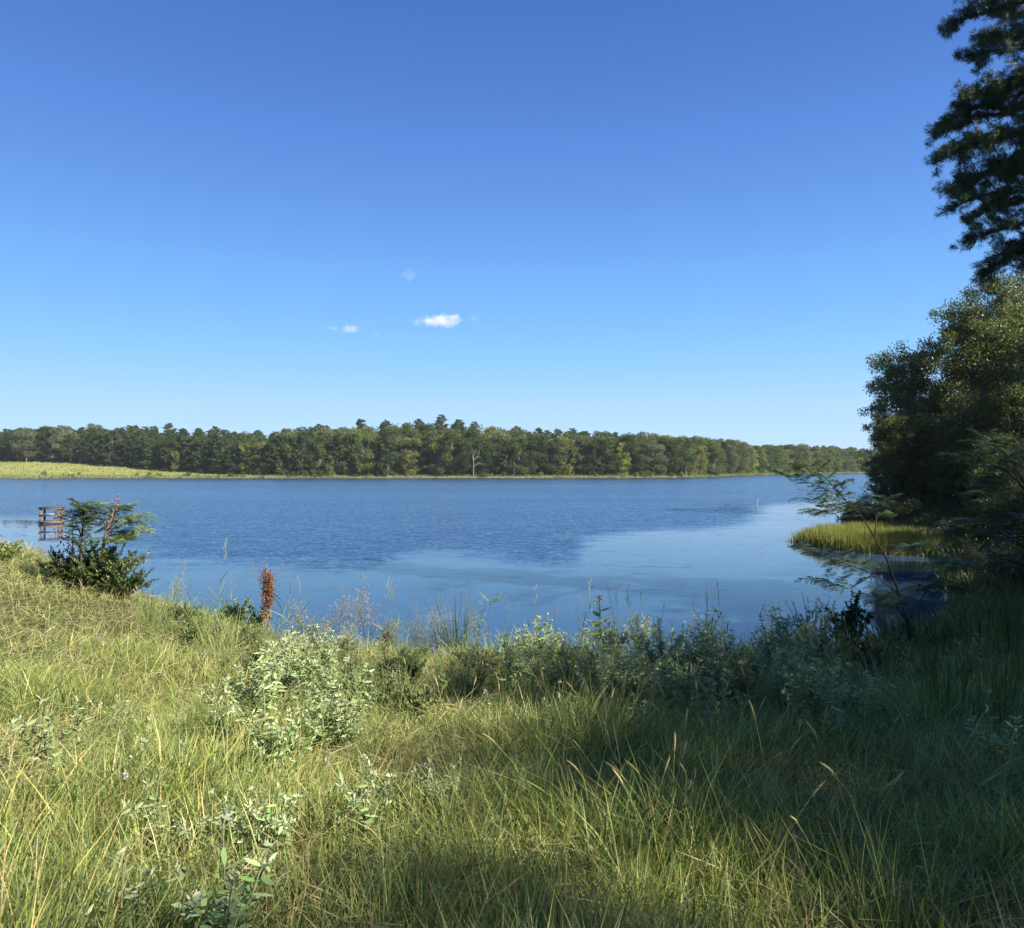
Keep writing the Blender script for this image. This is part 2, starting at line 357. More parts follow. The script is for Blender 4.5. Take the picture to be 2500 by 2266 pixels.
# ------------------------------------------------------------------ clouds: small soft volumes far off
def cloud_mat(dens, seed):
    m = bpy.data.materials.new('cloud_vapour'); m.use_nodes = True; t = m.node_tree; N = t.nodes; Lk = t.links.new
    N.remove(N['Principled BSDF']); v = N.new('ShaderNodeVolumePrincipled'); Lk(v.outputs[0], N['Material Output'].inputs['Volume'])
    v.inputs['Color'].default_value = (1, 1, 1, 1); v.inputs['Anisotropy'].default_value = .3
    tc = N.new('ShaderNodeTexCoord'); ln = N.new('ShaderNodeVectorMath'); ln.operation = 'LENGTH'; Lk(tc.outputs['Object'], ln.inputs[0])
    mp = N.new('ShaderNodeMapping'); mp.inputs['Location'].default_value = (seed, seed*.7, 0); mp.inputs['Scale'].default_value = (1.7, 1, .8)
    Lk(tc.outputs['Object'], mp.inputs[0]); no = N.new('ShaderNodeTexNoise'); no.inputs['Scale'].default_value = 1.6; no.inputs['Detail'].default_value = 5; Lk(mp.outputs[0], no.inputs['Vector'])
    a = N.new('ShaderNodeMath'); a.operation = 'MULTIPLY_ADD'; Lk(no.outputs[0], a.inputs[0]); a.inputs[1].default_value = 1.5; a.inputs[2].default_value = -.05
    s_ = N.new('ShaderNodeMath'); s_.operation = 'SUBTRACT'; Lk(a.outputs[0], s_.inputs[0]); Lk(ln.outputs['Value'], s_.inputs[1])
    mr = N.new('ShaderNodeMapRange'); mr.inputs['From Min'].default_value = 0; mr.inputs['From Max'].default_value = .35; mr.inputs['To Max'].default_value = dens
    Lk(s_.outputs[0], mr.inputs['Value']); Lk(mr.outputs[0], v.inputs['Density'])
    return m
def cloud(xd, yd, wd, hd, dens, label, seed):
    c = at(xd, yd, 3000); px = .50794*3000/F_PX
    th = np.linspace(0, np.pi, 13); ph = np.linspace(0, 2*np.pi, 25)[:-1]
    V = [(math.sin(a)*math.cos(p_), math.sin(a)*math.sin(p_), math.cos(a)) for a in th for p_ in ph]
    F = [[i*24+j, (i+1)*24+j, (i+1)*24+(j+1) % 24, i*24+(j+1) % 24] for i in range(12) for j in range(24)]
    b = MB(); b.add(V, F, (1, 1, 1)); o = b.build('cloud', cloud_mat(dens, seed)); o.location = c
    o.scale = (wd*px*.62, wd*px*.5, hd*px*.62); tag(o, label, 'cloud', None)
cloud(872, 631, 92, 28, .02, 'largest bright white cloud, low over the middle of the far wood', 3.1)
cloud(825, 632, 34, 22, .006, 'faint wisp touching the left end of the largest cloud', 5.2)
cloud(688, 648, 42, 19, .013, 'small white cloud well to the left of the largest one', 8.4)
cloud(656, 646, 28, 13, .008, 'pale streak joined to the left of the small white cloud', 1.7)
cloud(933, 628, 22, 16, .006, 'tiny faint cloud just right of the largest cloud', 9.9)
cloud(742, 659, 20, 14, .005, 'tiny faint cloud below and between the two white clouds', 12.3)
cloud(806, 540, 40, 30, .003, 'thin bluish wisp high above the largest cloud', 14.8)

# ------------------------------------------------------------------ distant trees
GREENS = {'dark': (.028, .05, .016), 'mid': (.05, .08, .02), 'olive': (.075, .09, .025), 'yellow': (.13, .155, .03), 'grey': (.07, .08, .035), 'brown': (.12, .085, .035)}
def far_pine(H, low, rm, col, seed):
    b = MB(); c = MB(); nb = 0
    b.tube([(0, 0, -.5), (.1, 0, H*.5), (0, .1, H*.97)], [H*.013, H*.009, .03], (.16, .12, .09), 5)
    z = low*H
    while z < H*.985:
        q = (z-low*H)/(H*(1-low)); r = rm*(1-q**2.6)**.75*(.55+.45*min(1, q*4+.3)) + .3
        for k in range(rng.integers(4, 7)):
            a = rng.uniform(0, 6.28); l = r*rng.uniform(.55, 1.15); el = -.1+.55*q+rng.uniform(-.1, .15)
            d = np.array([math.cos(a)*math.cos(el), math.sin(a)*math.cos(el), math.sin(el)])
            n = int(10+22*l); t = rng.uniform(.25, 1, n)**.7
            P = np.array([0, 0, z])+d*(l*t)[:, None]+rng.normal(0, 1, (n, 3))*np.array([.22, .22, .12])*(.5+.5*l/rm)
            D = unit(d*.7+rdir(n, .35)); c.leaves(P, D, perp(D), rng.uniform(.4, .75, n), .2, jcol(col, n, .3))
            if l > 1: b.tube([(0, 0, z), d*l*.6+[0, 0, z]], [.06, .02], (.14, .11, .085), 3)
        z += H*.038*rng.uniform(.7, 1.3)
    r = empty('pine_tree'); b.build('trunk', M_bark, r); c.build('crown', M_far, r, False); return r
def far_broad(H, Wd, low, col, nblob, seed, name='deciduous_tree'):
    b = MB(); c = MB(); b.tube([(0, 0, -.5), (.15, .1, H*.35), (0, 0, H*.7)], [H*.016, H*.011, .05], (.2, .17, .13), 5)
    for k in range(nblob):
        q = rng.uniform(0, 1); z = H*(low+(1-low)*q)-.8; rr = Wd*.5*math.sqrt(max(.05, 1-(abs(q-.42)/.62)**2))*rng.uniform(.35, 1.)
        a = rng.uniform(0, 6.28); cc = np.array([rr*math.cos(a), rr*math.sin(a), z]); br = Wd*rng.uniform(.13, .22)
        n = int(95*(br/1.2)**1.6)+30; d = rdir(n, .15); P = cc+d*(br*rng.uniform(.45, 1.12, n)[:, None])*np.array([1, 1, .8])
        D = unit(rdir(n, -.1)+d*.4); c.leaves(P, D, perp(D), rng.uniform(.35, .62, n), .33, jcol(np.array(col)*rng.uniform(.85, 1.2), n, .25))
        b.tube([(0, 0, z*.55), cc*.5+[0, 0, z*.3], cc], [.12, .07, .03], (.19, .16, .12), 3)
    r = empty(name); b.build('trunk', M_bark, r); c.build('crown', M_far, r, False); return r
PN = {'dark green': Kit([far_pine(15, .25, 3.4, (.06, .092, .034), i) for i in range(4)]),
      'low branched': Kit([far_pine(15, .05, 3.7, (.066, .10, .036), i) for i in range(3)])}
BD = {'dark green': Kit([far_broad(16, 8.5, .12, (.065, .095, .032), 46, i) for i in range(3)]),
      'mid green': Kit([far_broad(16, 8, .1, (.10, .135, .038), 44, i) for i in range(3)]),
      'olive': Kit([far_broad(15, 7.5, .1, (.14, .155, .048), 42, i) for i in range(2)]),
      'grey green': Kit([far_broad(16, 9, .15, (.12, .135, .07), 48, i) for i in range(2)]),
      'yellow green': Kit([far_broad(14, 5.5, .05, (.2, .24, .05), 34, i) for i in range(2)])}
def arc_pts(poly, lo, hi):
    P = poly[lo:hi]; seg = np.linalg.norm(np.diff(P, axis=0), axis=1); cum = np.r_[0, np.cumsum(seg)]
    def f(s):
        k = int(np.clip(np.searchsorted(cum, s)-1, 0, len(seg)-1)); t = (s-cum[k])/seg[k]
        p = P[k]*(1-t)+P[k+1]*t; d = unit(P[k+1]-P[k]); return p, np.array([-d[1], d[0]])
    return f, cum[-1]
fpt, flen = arc_pts(FAR, 2, 16)
rows = [(3, 5.2), (9, 5.6), (17, 6.2), (28, 6.8), (42, 7.4), (60, 8), (82, 8.6), (108, 9.2)]
npn = nbd = 0
for ri, (off, sp_) in enumerate(rows):
    s_ = rng.uniform(0, sp_)
    while s_ < flen:
        p, nn = fpt(s_); s_ += sp_*rng.uniform(.75, 1.3)
        q = p+nn*(treeline(p[0])+off+rng.normal(0, 1.5))
        u = q[0]/q[1]
        if u < -.75 or u > .62: continue
        if u > .45 and ri > 5: continue
        x, y = q; z = gz(x, y)
        side = 'behind the meadow' if x < -100 else ('mid far shore' if u < .2 else 'right far shore')
        row = 'front row' if ri < 2 else ('middle rows' if ri < 5 else 'skyline row')
        pineprob = .9 if x < -95 else (.25 if ri < 3 else .35 if ri < 5 else .6)
        if u > .3: pineprob = .15 if ri < 4 else .7
        sc = rng.uniform(.86, 1.08)*(1.06 if x > -95 else .97)*(.93 if ri > 5 else 1)
        if rng.random() < pineprob and npn < 290:
            kk = 'low branched' if (ri < 2 and rng.random() < .8) else 'dark green'; npn += 1
            PN[kk].put((x, y, z), rng.uniform(0, 6.28), (sc*1.12, sc*1.12, sc*rng.uniform(.92, 1.02)),
                f'{"bushy low branched" if kk[0]=="l" else "straight dark green"} pine, {row} of the wood, {side}', f'{kk} pines, {row}, {side}', 'pine tree')
        elif nbd < 290:
            nbd += 1
            kk = rng.choice(['dark green', 'mid green', 'olive', 'grey green', 'yellow green'], p=[.3, .32, .18, .13, .07])
            BD[kk].put((x, y, z), rng.uniform(0, 6.28), (sc*1.12, sc*1.12, sc*rng.uniform(.88, 1.04)),
                f'{kk} broadleaf tree, {row} of the wood, {side}', f'{kk} broadleaf trees, {row}, {side}', 'tree')
print('far trees', npn, nbd)
def far_wood():
    n = 70000; X = []; i = 0
    pts = [fpt(a) for a in rng.uniform(0, flen, 3000)]
    P = np.array([p for p, _ in pts]); Nn = np.array([q for _, q in pts]); k = rng.integers(3000, size=n)
    q = P[k]+Nn[k]*(treeline(P[k, 0])+rng.uniform(5, 125, n)**1.0)[:, None]; u = q[:, 0]/q[:, 1]; m = (u > -.76) & (u < .64); q = q[m]; n = len(q)
    z = ground(q[:, 0], q[:, 1]); h = rng.uniform(.5, 10.5, n)*(.8+.25*wob(q[:, 0], q[:, 1], .35, 5))
    D = rdir(n, -.1); b = MB(); b.leaves(np.stack([q[:, 0], q[:, 1], z+h], 1), D, perp(D), rng.uniform(.7, 1.5, n), .8, pick([(.07, .10, .034), (.09, .125, .04), (.05, .08, .028)], [3, 2, 3], n))
    tag(b.build('far_wood_undergrowth', M_far, None, False), kind='stuff')
far_wood()
# a few single trees that stand out at the wood's foot
def base_at(xd, d): u, _ = uv(xd, 0); return (u*d, d, gz(u*d, d))
for xd, d, kk, sc, lab in ((483, 288, 'yellow green', .95, 'bright yellow green young tree where the meadow ends'),
        (345, 297, 'yellow green', .62, 'small yellow green tree at the foot of the pines left of centre'),
        (650, 285, 'olive', .55, 'small tan olive tree in front of the big grey oak'),
        (1580, 470, 'olive', 1.25, 'broad rounded olive tree on the right of the far shore'),
        (640, 300, 'grey green', 1.12, 'big grey green oak left of the middle of the far shore')):
    p = base_at(xd, d); BD[kk].put(p, 1.3, sc, lab, None, 'tree')
# the bare dead tree and two thin dead poles
def dead_tree():
    p = base_at(932, 284.5); r = empty('dead_tree', p); r.scale = (.8, .8, .8); b = MB(); col = (.36, .335, .29)
    b.tube([(0, 0, -.3), (.1, 0, 5), (0, .1, 9), (.3, 0, 13)], [.15, .12, .08, .03], col, 6); b.build('trunk', M_wood, r)
    for pts, ra in (([(0, 0, 8), (1.8, 0, 9.5), (3.6, .2, 10)], .11), ([(0, 0, 5.2), (2.2, 0, 6.3), (5.2, 0, 6.5)], .11), ([(0, 0, 8.5), (-.7, 0, 11), (-.6, .2, 13.5)], .09),
                    ([(1.8, 0, 9.5), (2.6, 0, 11.5), (3, 0, 13)], .07), ([(.1, 0, 10.5), (1.2, 0, 12), (1.4, 0, 14)], .06)):
        c = MB(); c.tube(pts, [ra, ra*.7, .03], col, 5); c.build('branch', M_wood, r)
    tag(r, 'tall bare bleached dead tree standing before the far wood', 'dead tree')
dead_tree()
def pole(name, loc, h, lean, rad, col, lab, knob=0):
    r = empty(name, loc); b = MB(); b.tube([(0, 0, -1.5), (lean*.5, 0, h*.5), (lean, 0, h)], [rad, rad*.9, rad*.6], col, 6); b.build('shaft', M_wood, r)
    c = MB(); c.tube([(lean*.6, 0, h*.62), (lean*.6+rad*4, 0, h*.74), (lean*.6+rad*5, 0, h*.8)], [rad*.5, rad*.4, rad*.2], col, 4); c.build('broken_twig', M_wood, r)
    tag(r, lab, 'dead pole')
u, v = uv(1490, 998); d = 4/-v; pole('dead_stake', (u*d, d, 0), .95, .02, .035, (.42, .39, .33), 'short pale stake standing in the open water near the right bank')
u, v = uv(1673, 941); pole('dead_stake', base_at(1352, 301), 4.4, -.25, .08, (.5, .45, .38), 'thin pale leaning pole at the far waterline right of the middle')
pole('dead_stake', base_at(1012, 287), 5.5, .1, .09, (.42, .4, .36), 'straight thin grey dead trunk on the far shore near the middle')
for xx in (1188,): pole('dead_stake', base_at(xx, 298), 5, .1, .09, (.33, .3, .27), 'dark slim bare trunk standing between the dead tree and the leaning pole')
# shore shrubs
def shrub(H, Wd, col, n, L, name='shrub', mat=None, blobs=12):
    r = empty(name); b = MB(); c = MB()
    for k in range(blobs):
        a = rng.uniform(0, 6.28); rr = Wd*.5*math.sqrt(rng.random())*.8; z = H*rng.uniform(.2, .85)*(1-.35*rr/(Wd*.5))
        cc = np.array([rr*math.cos(a), rr*math.sin(a), z]); br = min(H, Wd)*rng.uniform(.16, .3)
        b.tube([(cc[0]*.15, cc[1]*.15, -.1), cc*[.5, .5, .6], cc+[0, 0, br*.6]], [.018*H, .012*H, .003*H], (.12, .09, .06), 4)
        m = n//blobs; d = rdir(m); P = cc+d*(br*rng.uniform(.2, 1.15, m)[:, None]); D = unit(rdir(m, .1)+d*.5)
        c.leaves(P, D, perp(D), L*rng.uniform(.6, 1.3, m), L*.45, jcol(np.array(col)*rng.uniform(.8, 1.25), m, .25))
    b.build('stems', M_bark, r); c.build('foliage', mat or M_leaf, r, False); return r
SF = Kit([shrub(2.2, 3, (.13, .15, .04), 420, .4, mat=M_far), shrub(1.8, 3.4, (.17, .17, .06), 420, .4, mat=M_far), shrub(2.8, 2.6, (.09, .12, .03), 420, .4, mat=M_far)])
for k in range(85):
    p, nn = fpt(rng.uniform(60, flen-100)); q = p+nn*rng.uniform(1.5, max(3, float(treeline(p[0]))))*(1 if p[0] > -90 else .3)
    if abs(q[0]/q[1]) > .72: continue
    SF.put((q[0], q[1], gz(*q)-.1), rng.uniform(0, 6), rng.uniform(.45, 1.0), 'low yellow green shrub along the far waterline', 'shrubs along the far waterline', 'shrub')
# grasses of the far shore and meadow
def blade_field(name, x, y, H, Wd, cols, p, lean=(0, 0), spread=.35, droop=.35, prof=(.7, 1, .75, .08), m=None, tip=1.25, zoff=0, coljit=.2):
    n = len(x); z = ground(x, y)+zoff; P = np.stack([x, y, z], 1)
    D = unit(np.stack([rng.normal(lean[0], spread, n), rng.normal(lean[1], spread, n), np.ones(n)], 1))
    az = rng.uniform(0, 6.28, n); B = np.stack([np.cos(az)*droop+lean[0], np.sin(az)*droop+lean[1], -droop*rng.uniform(.3, 1.2, n)], 1)*(H*rng.uniform(.3, 1, n))[:, None]
    side = np.stack([np.cos(az+1.57+rng.normal(0, .6, n)), np.sin(az+1.57), np.zeros(n)], 1)
    c = pick(cols, p, n, coljit); b = MB()
    b.strips(P, D, unit(side), H, Wd, B, prof, c*.75, c*tip); o = b.build(name, m or M_grass); return o
def far_scatter(n, smax):
    X = []; Y = []
    for k in range(n):
        p, nn = fpt(rng.uniform(40, flen)); st = float(treeline(p[0])); q = p+nn*rng.uniform(-.5, min(st+3, smax)); X.append(q[0]); Y.append(q[1])
    return np.array(X), np.array(Y)
x, y = far_scatter(16000, 7)
o = blade_field('far_shore_grass', x, y, rng.uniform(.5, 1.1, len(x)), .16, [(.16, .19, .05), (.24, .23, .09), (.10, .13, .035)], [5, 3, 3]); tag(o, kind='stuff')
x = rng.uniform(-270, -88, 26000); y = rng.uniform(262, 345, 26000); t = sdist(FAR, x, y); k = (t > 0) & (t < treeline(x)+2); x = x[k]; y = y[k]
o = blade_field('meadow_grass', x, y, rng.uniform(.35, .8, len(x)), .2, [(.23, .26, .08), (.32, .31, .13), (.16, .2, .06)], [5, 4, 2]); tag(o, kind='stuff')

# ------------------------------------------------------------------ woodland on the right bank
def broad_tree(H, Wd, low, leafcols, leafp, nlimb, nleaf, L, seed, name='broadleaf_tree', warp=None):
    r = empty(name); b = MB(); c = MB(); bc = (.13, .115, .09)
    top = np.array([rng.normal(0, .4), rng.normal(0, .4), H*.82])
    tr = lambda q: np.array([top[0]*q*q+.15*math.sin(q*5+seed), top[1]*q*q+.12*math.cos(q*4+seed), H*.85*q])
    q = np.linspace(-.03, 1, 9); b.tube([tr(a) for a in q], H*.016*(1-.85*np.clip(q, 0, 1))+.02, bc, 8)
    ends = []
    for k in range(nlimb):
        q = rng.uniform(low, 1); h = H*(low+(1-low)*(q-low)/(1-low)) if q > low else H*low
        a = k*2.4+rng.normal(0, .3); prof = math.sqrt(max(.06, 1-(abs((q-low)/(1-low)-.38)/.66)**2))
        l = Wd*.5*prof*rng.uniform(.6, 1.08)
        p0 = tr(max(.08, q*.86-.09)); p2 = np.array([math.cos(a)*l, math.sin(a)*l, h*.97]); p1 = (p0+p2)/2+[0, 0, -.03*H*rng.random()]
        b.tube([p0, p1, p2], [.045+.006*l, .03, .012], bc, 5)
        for j in range(7):
            t = rng.uniform(.35, 1.05); pp = p0*(1-t)+p2*t; e = pp+rng.normal(0, 1, 3)*np.array([.7, .7, .5])*Wd*.085
            b.tube([pp, (pp+e)/2+[0, 0, .05], e], [.02, .013, .006], bc, 3); ends.append(e)
    E = np.array(ends); n = nleaf; i = rng.integers(len(E), size=n)
    sz = rng.uniform(.5, 1.2, len(E))[i][:, None]*Wd*.05; d = np.clip(rng.normal(0, 1, (n, 3)), -1.7, 1.7)
    P = E[i]+d*sz*np.array([1, 1, .62]); P[:, 2] = np.maximum(P[:, 2], .4)
    tw = rng.uniform(.75, 1.25, len(E))[i][:, None]
    D = unit(rdir(n, -.35)+unit(d)*.5); col = pick(leafcols, leafp, n)*tw
    c.leaves(P, D, perp(D), L*rng.uniform(.6, 1.25, n), L*.62, col)
    b.build('trunk', M_bark, r); c.build('crown', M_leaf, r, False); return r
LC = [(.045, .075, .02), (.08, .11, .024), (.19, .20, .035), (.12, .09, .025)]  # yellow is partly autumn leaf, partly sunlight painted into the colour
T1 = broad_tree(15, 7.6, .1, LC, [5, 5, 3.5, .3], 52, 52000, .17, 1)
T2 = broad_tree(17, 9.5, .08, LC, [5, 5, 3.5, .25], 64, 72000, .17, 2)
T3 = broad_tree(15, 9, .06, LC, [7, 4, .6, .1], 56, 52000, .18, 3)
K1, K2, K3 = Kit([T1]), Kit([T2]), Kit([T3])
def plant_at(K, x, y, rz, sc, lab, cat, grp=None, dz=-.1): return K.put((x, y, gz(x, y)+dz), rz, sc, lab, grp, cat)
plant_at(K1, 32.7, 61, .4, (.86, .86, 1.02), 'slender olive leaved tree at the left end of the right bank wood', 'tree')
plant_at(K2, 37.8, 58.5, 1.1, (1, 1, 1.12), 'tall full crowned tree with yellow leaves coloured as sunlit, highest of the right bank wood', 'tree')
plant_at(K1, 30.4, 58.5, 2.4, (.55, .55, .58), 'small tree low at the left end of the right bank wood', 'tree')
plant_at(K3, 34.0, 53.5, 2.0, (.75, .75, .62), 'dark shaded tree in front of the tallest right bank tree', 'tree')
plant_at(K3, 36.5, 49, .2, (1, 1, .98), 'dark dense tree at the right edge before the pine', 'tree')
plant_at(K3, 33.5, 44.5, 4.0, (.75, .75, .62), 'low dark tree nearest the viewer in the right bank wood', 'tree')
plant_at(K1, 33.6, 57.2, 4.4, (.6, .6, .5), 'low tree filling the foot of the slender left tree', 'tree')
plant_at(K1, 36.3, 63.5, 5.4, (.8, .8, .8), 'tree half hidden in the gap behind the slender left tree', 'tree')
plant_at(K2, 41.5, 62, 3.0, (1, 1, 1.05), 'tree mostly hidden behind the tallest right bank tree', 'tree')
plant_at(K3, 42, 55, 5.0, (1, 1, 1.1), 'deep shaded tree behind the dark edge tree', 'tree')
plant_at(K2, 50, 72, .7, (1, 1, .9), 'rearmost tree behind the right bank wood', 'tree')
for x, y, sc, lab in ((22.5, 33.5, .27, 'small dark tree directly behind the marsh grass at the right edge'), (25.5, 37, .34, 'small dark tree between the marsh grass and the wood'), (20.2, 28.5, .24, 'low dark tree overhanging the inlet at the right edge'), (28.5, 41.5, .4, 'dark tree where the inlet bank meets the wood')):
    plant_at(K3, x, y, x, (sc*1.25, sc*1.25, sc), lab, 'tree')
# shade trees outside the right of the frame
for k, (x, y, K, sc) in enumerate([(43, 46, K3, .95), (42, 39, K2, .9), (38, 33, K3, .95), (37.5, 25, K2, .95), (31, 19, K3, 1.0), (26, 13.5, K2, .95), (26.5, 8, K3, 1.0), (23.3, 3, K2, .82), (20, -1.4, K3, .97), (19.3, -6, K2, .92), (18.6, -10, K3, .95), (20, -15, K2, 1.), (24, -3, K2, 1.1), (26, -10, K3, 1.2), (26, 4, K3, 1.1), (49, 55, K2, .95), (47, 33, K2, 1.1)]):
    plant_at(K, x, y, k*1.9, sc, 'broadleaf tree of the wood outside the right edge of the view', 'tree', 'wood outside the right edge')

# ------------------------------------------------------------------ pines with real needles
def tuft(c, P, D, L, nn, wd, col):
    """bundles of needles at points P pointing along D"""
    n = len(P); PP = np.repeat(P, nn, 0); DD = unit(np.repeat(D, nn, 0)*.9+rng.normal(0, .55, (n*nn, 3)))
    PP = PP+rng.normal(0, .012, PP.shape)-np.repeat(D, nn, 0)*rng.uniform(0, .09, (n*nn, 1))
    c.leaves(PP, DD, perp(DD), L*rng.uniform(.7, 1.15, n*nn), wd, np.repeat(jcol(col, n, .25), nn, 0)*rng.uniform(.8, 1.2, (n*nn, 1)), 0)
def pine_limb(b, c, cone, p0, p1, p2, tufts, L=.17, nn=26, wd=.006, col=(.035, .065, .02), start=.3):
    q = lambda t: p0*(1-t)**2+2*p1*t*(1-t)+p2*t*t
    ln = np.linalg.norm(p2-p0); b.tube([q(t) for t in np.linspace(0, 1, 9)], np.linspace(.05+.006*ln, .008, 9), (.1, .075, .055), 5)
    TP = []; TD = []
    ns = int(ln*4.6)
    for k in range(ns):
        t = start+(1-start)*(k+rng.random())/ns; a = q(t); ax = unit(q(min(1, t+.05))-q(t-.05))
        l = (.25+1.15*(1-t)**.6)*rng.uniform(.5, 1.15)*min(1, ln/4+.2)
        sd_ = unit(rng.normal(0, 1, 3)*np.array([1, 1, .75])+np.array([0, 0, .25])); d = unit(ax*.75+sd_*.9)
        e = a+d*l+np.array([0, 0, .12*l]); b.tube([a, a+d*l*.5, e], [.012, .009, .005], (.1, .075, .055), 4)
        m = max(2, int(l/.085*tufts)); tt = rng.uniform(.3, 1.04, m)
        TP.append(a+(e-a)*tt[:, None]+rng.normal(0, .075, (m, 3))); TD.append(unit(d+rng.normal(0, .5, (m, 3))+np.array([0, 0, .3])))
        if rng.random() < .35 and cone is not None: cone.append(a+d*l*rng.uniform(.2, .7)+np.array([0, 0, -.07]))
    m = int(ln*7*tufts); tt = rng.uniform(max(start, .5), 1, m); TP.append(np.array([q(t) for t in tt])+rng.normal(0, .05, (m, 3))); TD.append(unit(np.tile(p2-p0, (m, 1))/ln+rng.normal(0, .5, (m, 3))))
    tuft(c, np.concatenate(TP), np.concatenate(TD), L, nn, wd, col)
def near_pine():
    r = empty('pine_tree', (17.2, 16.5, gz(17.2, 16.5))); o0 = np.array(r.location)
    b = MB(); b.tube(np.array([(0, 0, -.3), (.1, 0, 6), (.05, .1, 12), (0, 0, 19), (0, 0, 22)]), [.3, .25, .2, .1, .03], (.13, .095, .07), 12); b.build('trunk', M_bark, r)
    D0 = 19.5
    limbs = [((2150, 60), (1990, -10), (1860, 52), 19.5), ((2150, 20), (2010, -70), (1890, -30), 19), ((2150, 150), (2030, 70), (1906, 112), 19.5), ((2170, 90), (2040, 60), (1935, 85), 20.5),
        ((2170, 250), (2010, 150), (1850, 245), 19.5), ((2170, 270), (2000, 190), (1842, 262), 20.2), ((2170, 200), (2020, 150), (1900, 190), 19.0), ((2180, 330), (2010, 210), (1838, 318), 19.3),
        ((2170, 220), (2000, 330), (1862, 372), 20.0), ((2180, 280), (2020, 240), (1885, 300), 20.6), ((2180, 250), (2040, 300), (1900, 350), 19.6),
        ((2180, 430), (2020, 330), (1862, 414), 19.5), ((2180, 400), (2040, 370), (1900, 430), 20.2), ((2190, 440), (2030, 420), (1892, 476), 19.4), ((2190, 400), (2060, 340), (1960, 390), 20.5),
        ((2180, 340), (2040, 440), (1925, 552), 19.6), ((2190, 380), (2070, 440), (1970, 520), 20.0), ((2180, 120), (2060, 40), (1960, 20), 21), ((2180, 330), (2080, 300), (1990, 345), 21)]
    for a, m_, e, d in limbs:
        e = (e[0]+4, e[1])
        bb = MB(); cc = MB(); cones = []
        p0 = at(*a, D0)-o0; p1 = at(*m_, (D0+d)/2)-o0; p2 = at(*e, d)-o0
        p0 = np.array([0, 0, p0[2]-.0*1]) if True else p0
        pine_limb(bb, cc, cones, p0, p1, p2, 2.0, .17, 26, .0095, col=(.045, .08, .026), start=.34)
        lo = bb.build('branch', M_bark, r); cc.build('needles', M_needle, lo, False)
        for p in cones[:9]:
            k = MB(); k.tube([p+[0, 0, .05], p+[0, 0, .03], p, p-[0, 0, .045]], [.006, .028, .03, .008], (.12, .08, .05), 6); k.build('pine_cone', M_bark, lo)
    # rest of the crown, turned away from the view
    for k in range(34):
        z = rng.uniform(7.5, 21.5); a = rng.uniform(-2.2, 1.9); l = 4.6*(1-(z-7)/17)*rng.uniform(.7, 1.1)+.4
        p0 = np.array([0, 0, z]); p2 = p0+np.array([math.cos(a)*l, math.sin(a)*l, rng.uniform(-.2, .8)]); p1 = (p0+p2)/2+[0, 0, .5]
        bb = MB(); cc = MB(); pine_limb(bb, cc, None, p0, p1, p2, .6, .2, 14, .012); lo = bb.build('branch', M_bark, r); cc.build('needles', M_needle, lo, False)
    tag(r, 'large dark pine whose branches with cones hang in from the upper right', 'pine tree')
near_pine()
def mid_pine():
    r = empty('pine_tree'); b = MB(); H = 19; b.tube([(0, 0, -.3), (.2, 0, 9), (0, 0, H)], [.22, .16, .03], (.13, .1, .08), 8); c = MB()
    for k in range(80):
        z = H*(.45+.55*(k+rng.random())/80); q = (z/H-.45)/.55; a = k*2.4; l = 3.4*(1-q**1.5)*rng.uniform(.6, 1.1)+.35
        p0 = np.array([0, 0, z-.3]); p2 = np.array([math.cos(a)*l, math.sin(a)*l, z+.25*l]); b.tube([p0, (p0+p2)/2-[0, 0, .1], p2], [.05, .035, .012], (.12, .09, .07), 4)
        m = int(9*l)+6; t = rng.uniform(.35, 1.03, m); P = p0+(p2-p0)*t[:, None]+rng.normal(0, .26, (m, 3)); tuft(c, P, unit(rdir(m, .6)), .24, 22, .022, (.04, .07, .025))
    b.build('trunk', M_bark, r); c.build('crown', M_needle, r, False); return r
MP = Kit([mid_pine()])
plant_at(MP, 46.5, 66.5, .5, (1, 1, 1.17), 'pine rising above the wood at the right edge of the view', 'pine tree')

# ------------------------------------------------------------------ undergrowth of the right bank
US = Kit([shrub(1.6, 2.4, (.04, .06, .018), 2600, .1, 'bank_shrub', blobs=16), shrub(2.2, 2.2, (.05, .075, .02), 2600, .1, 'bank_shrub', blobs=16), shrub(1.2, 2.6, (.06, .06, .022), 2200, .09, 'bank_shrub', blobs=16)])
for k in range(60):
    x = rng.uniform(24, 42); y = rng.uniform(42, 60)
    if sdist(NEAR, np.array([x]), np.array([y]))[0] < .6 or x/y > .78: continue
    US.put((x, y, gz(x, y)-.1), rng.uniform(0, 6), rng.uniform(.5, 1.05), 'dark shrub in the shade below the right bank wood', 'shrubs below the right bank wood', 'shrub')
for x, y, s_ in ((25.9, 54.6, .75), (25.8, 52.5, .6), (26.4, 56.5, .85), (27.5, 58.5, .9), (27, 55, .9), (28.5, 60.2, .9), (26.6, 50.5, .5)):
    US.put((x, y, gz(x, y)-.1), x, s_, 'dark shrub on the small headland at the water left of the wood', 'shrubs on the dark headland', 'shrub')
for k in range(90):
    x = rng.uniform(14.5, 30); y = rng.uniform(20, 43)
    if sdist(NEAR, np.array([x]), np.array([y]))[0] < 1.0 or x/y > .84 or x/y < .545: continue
    US.put((x, y, gz(x, y)-.1), rng.uniform(0, 6), rng.uniform(.45, .95), 'dark shrub beside the inlet behind the marsh grass', 'shrubs beside the inlet', 'shrub')

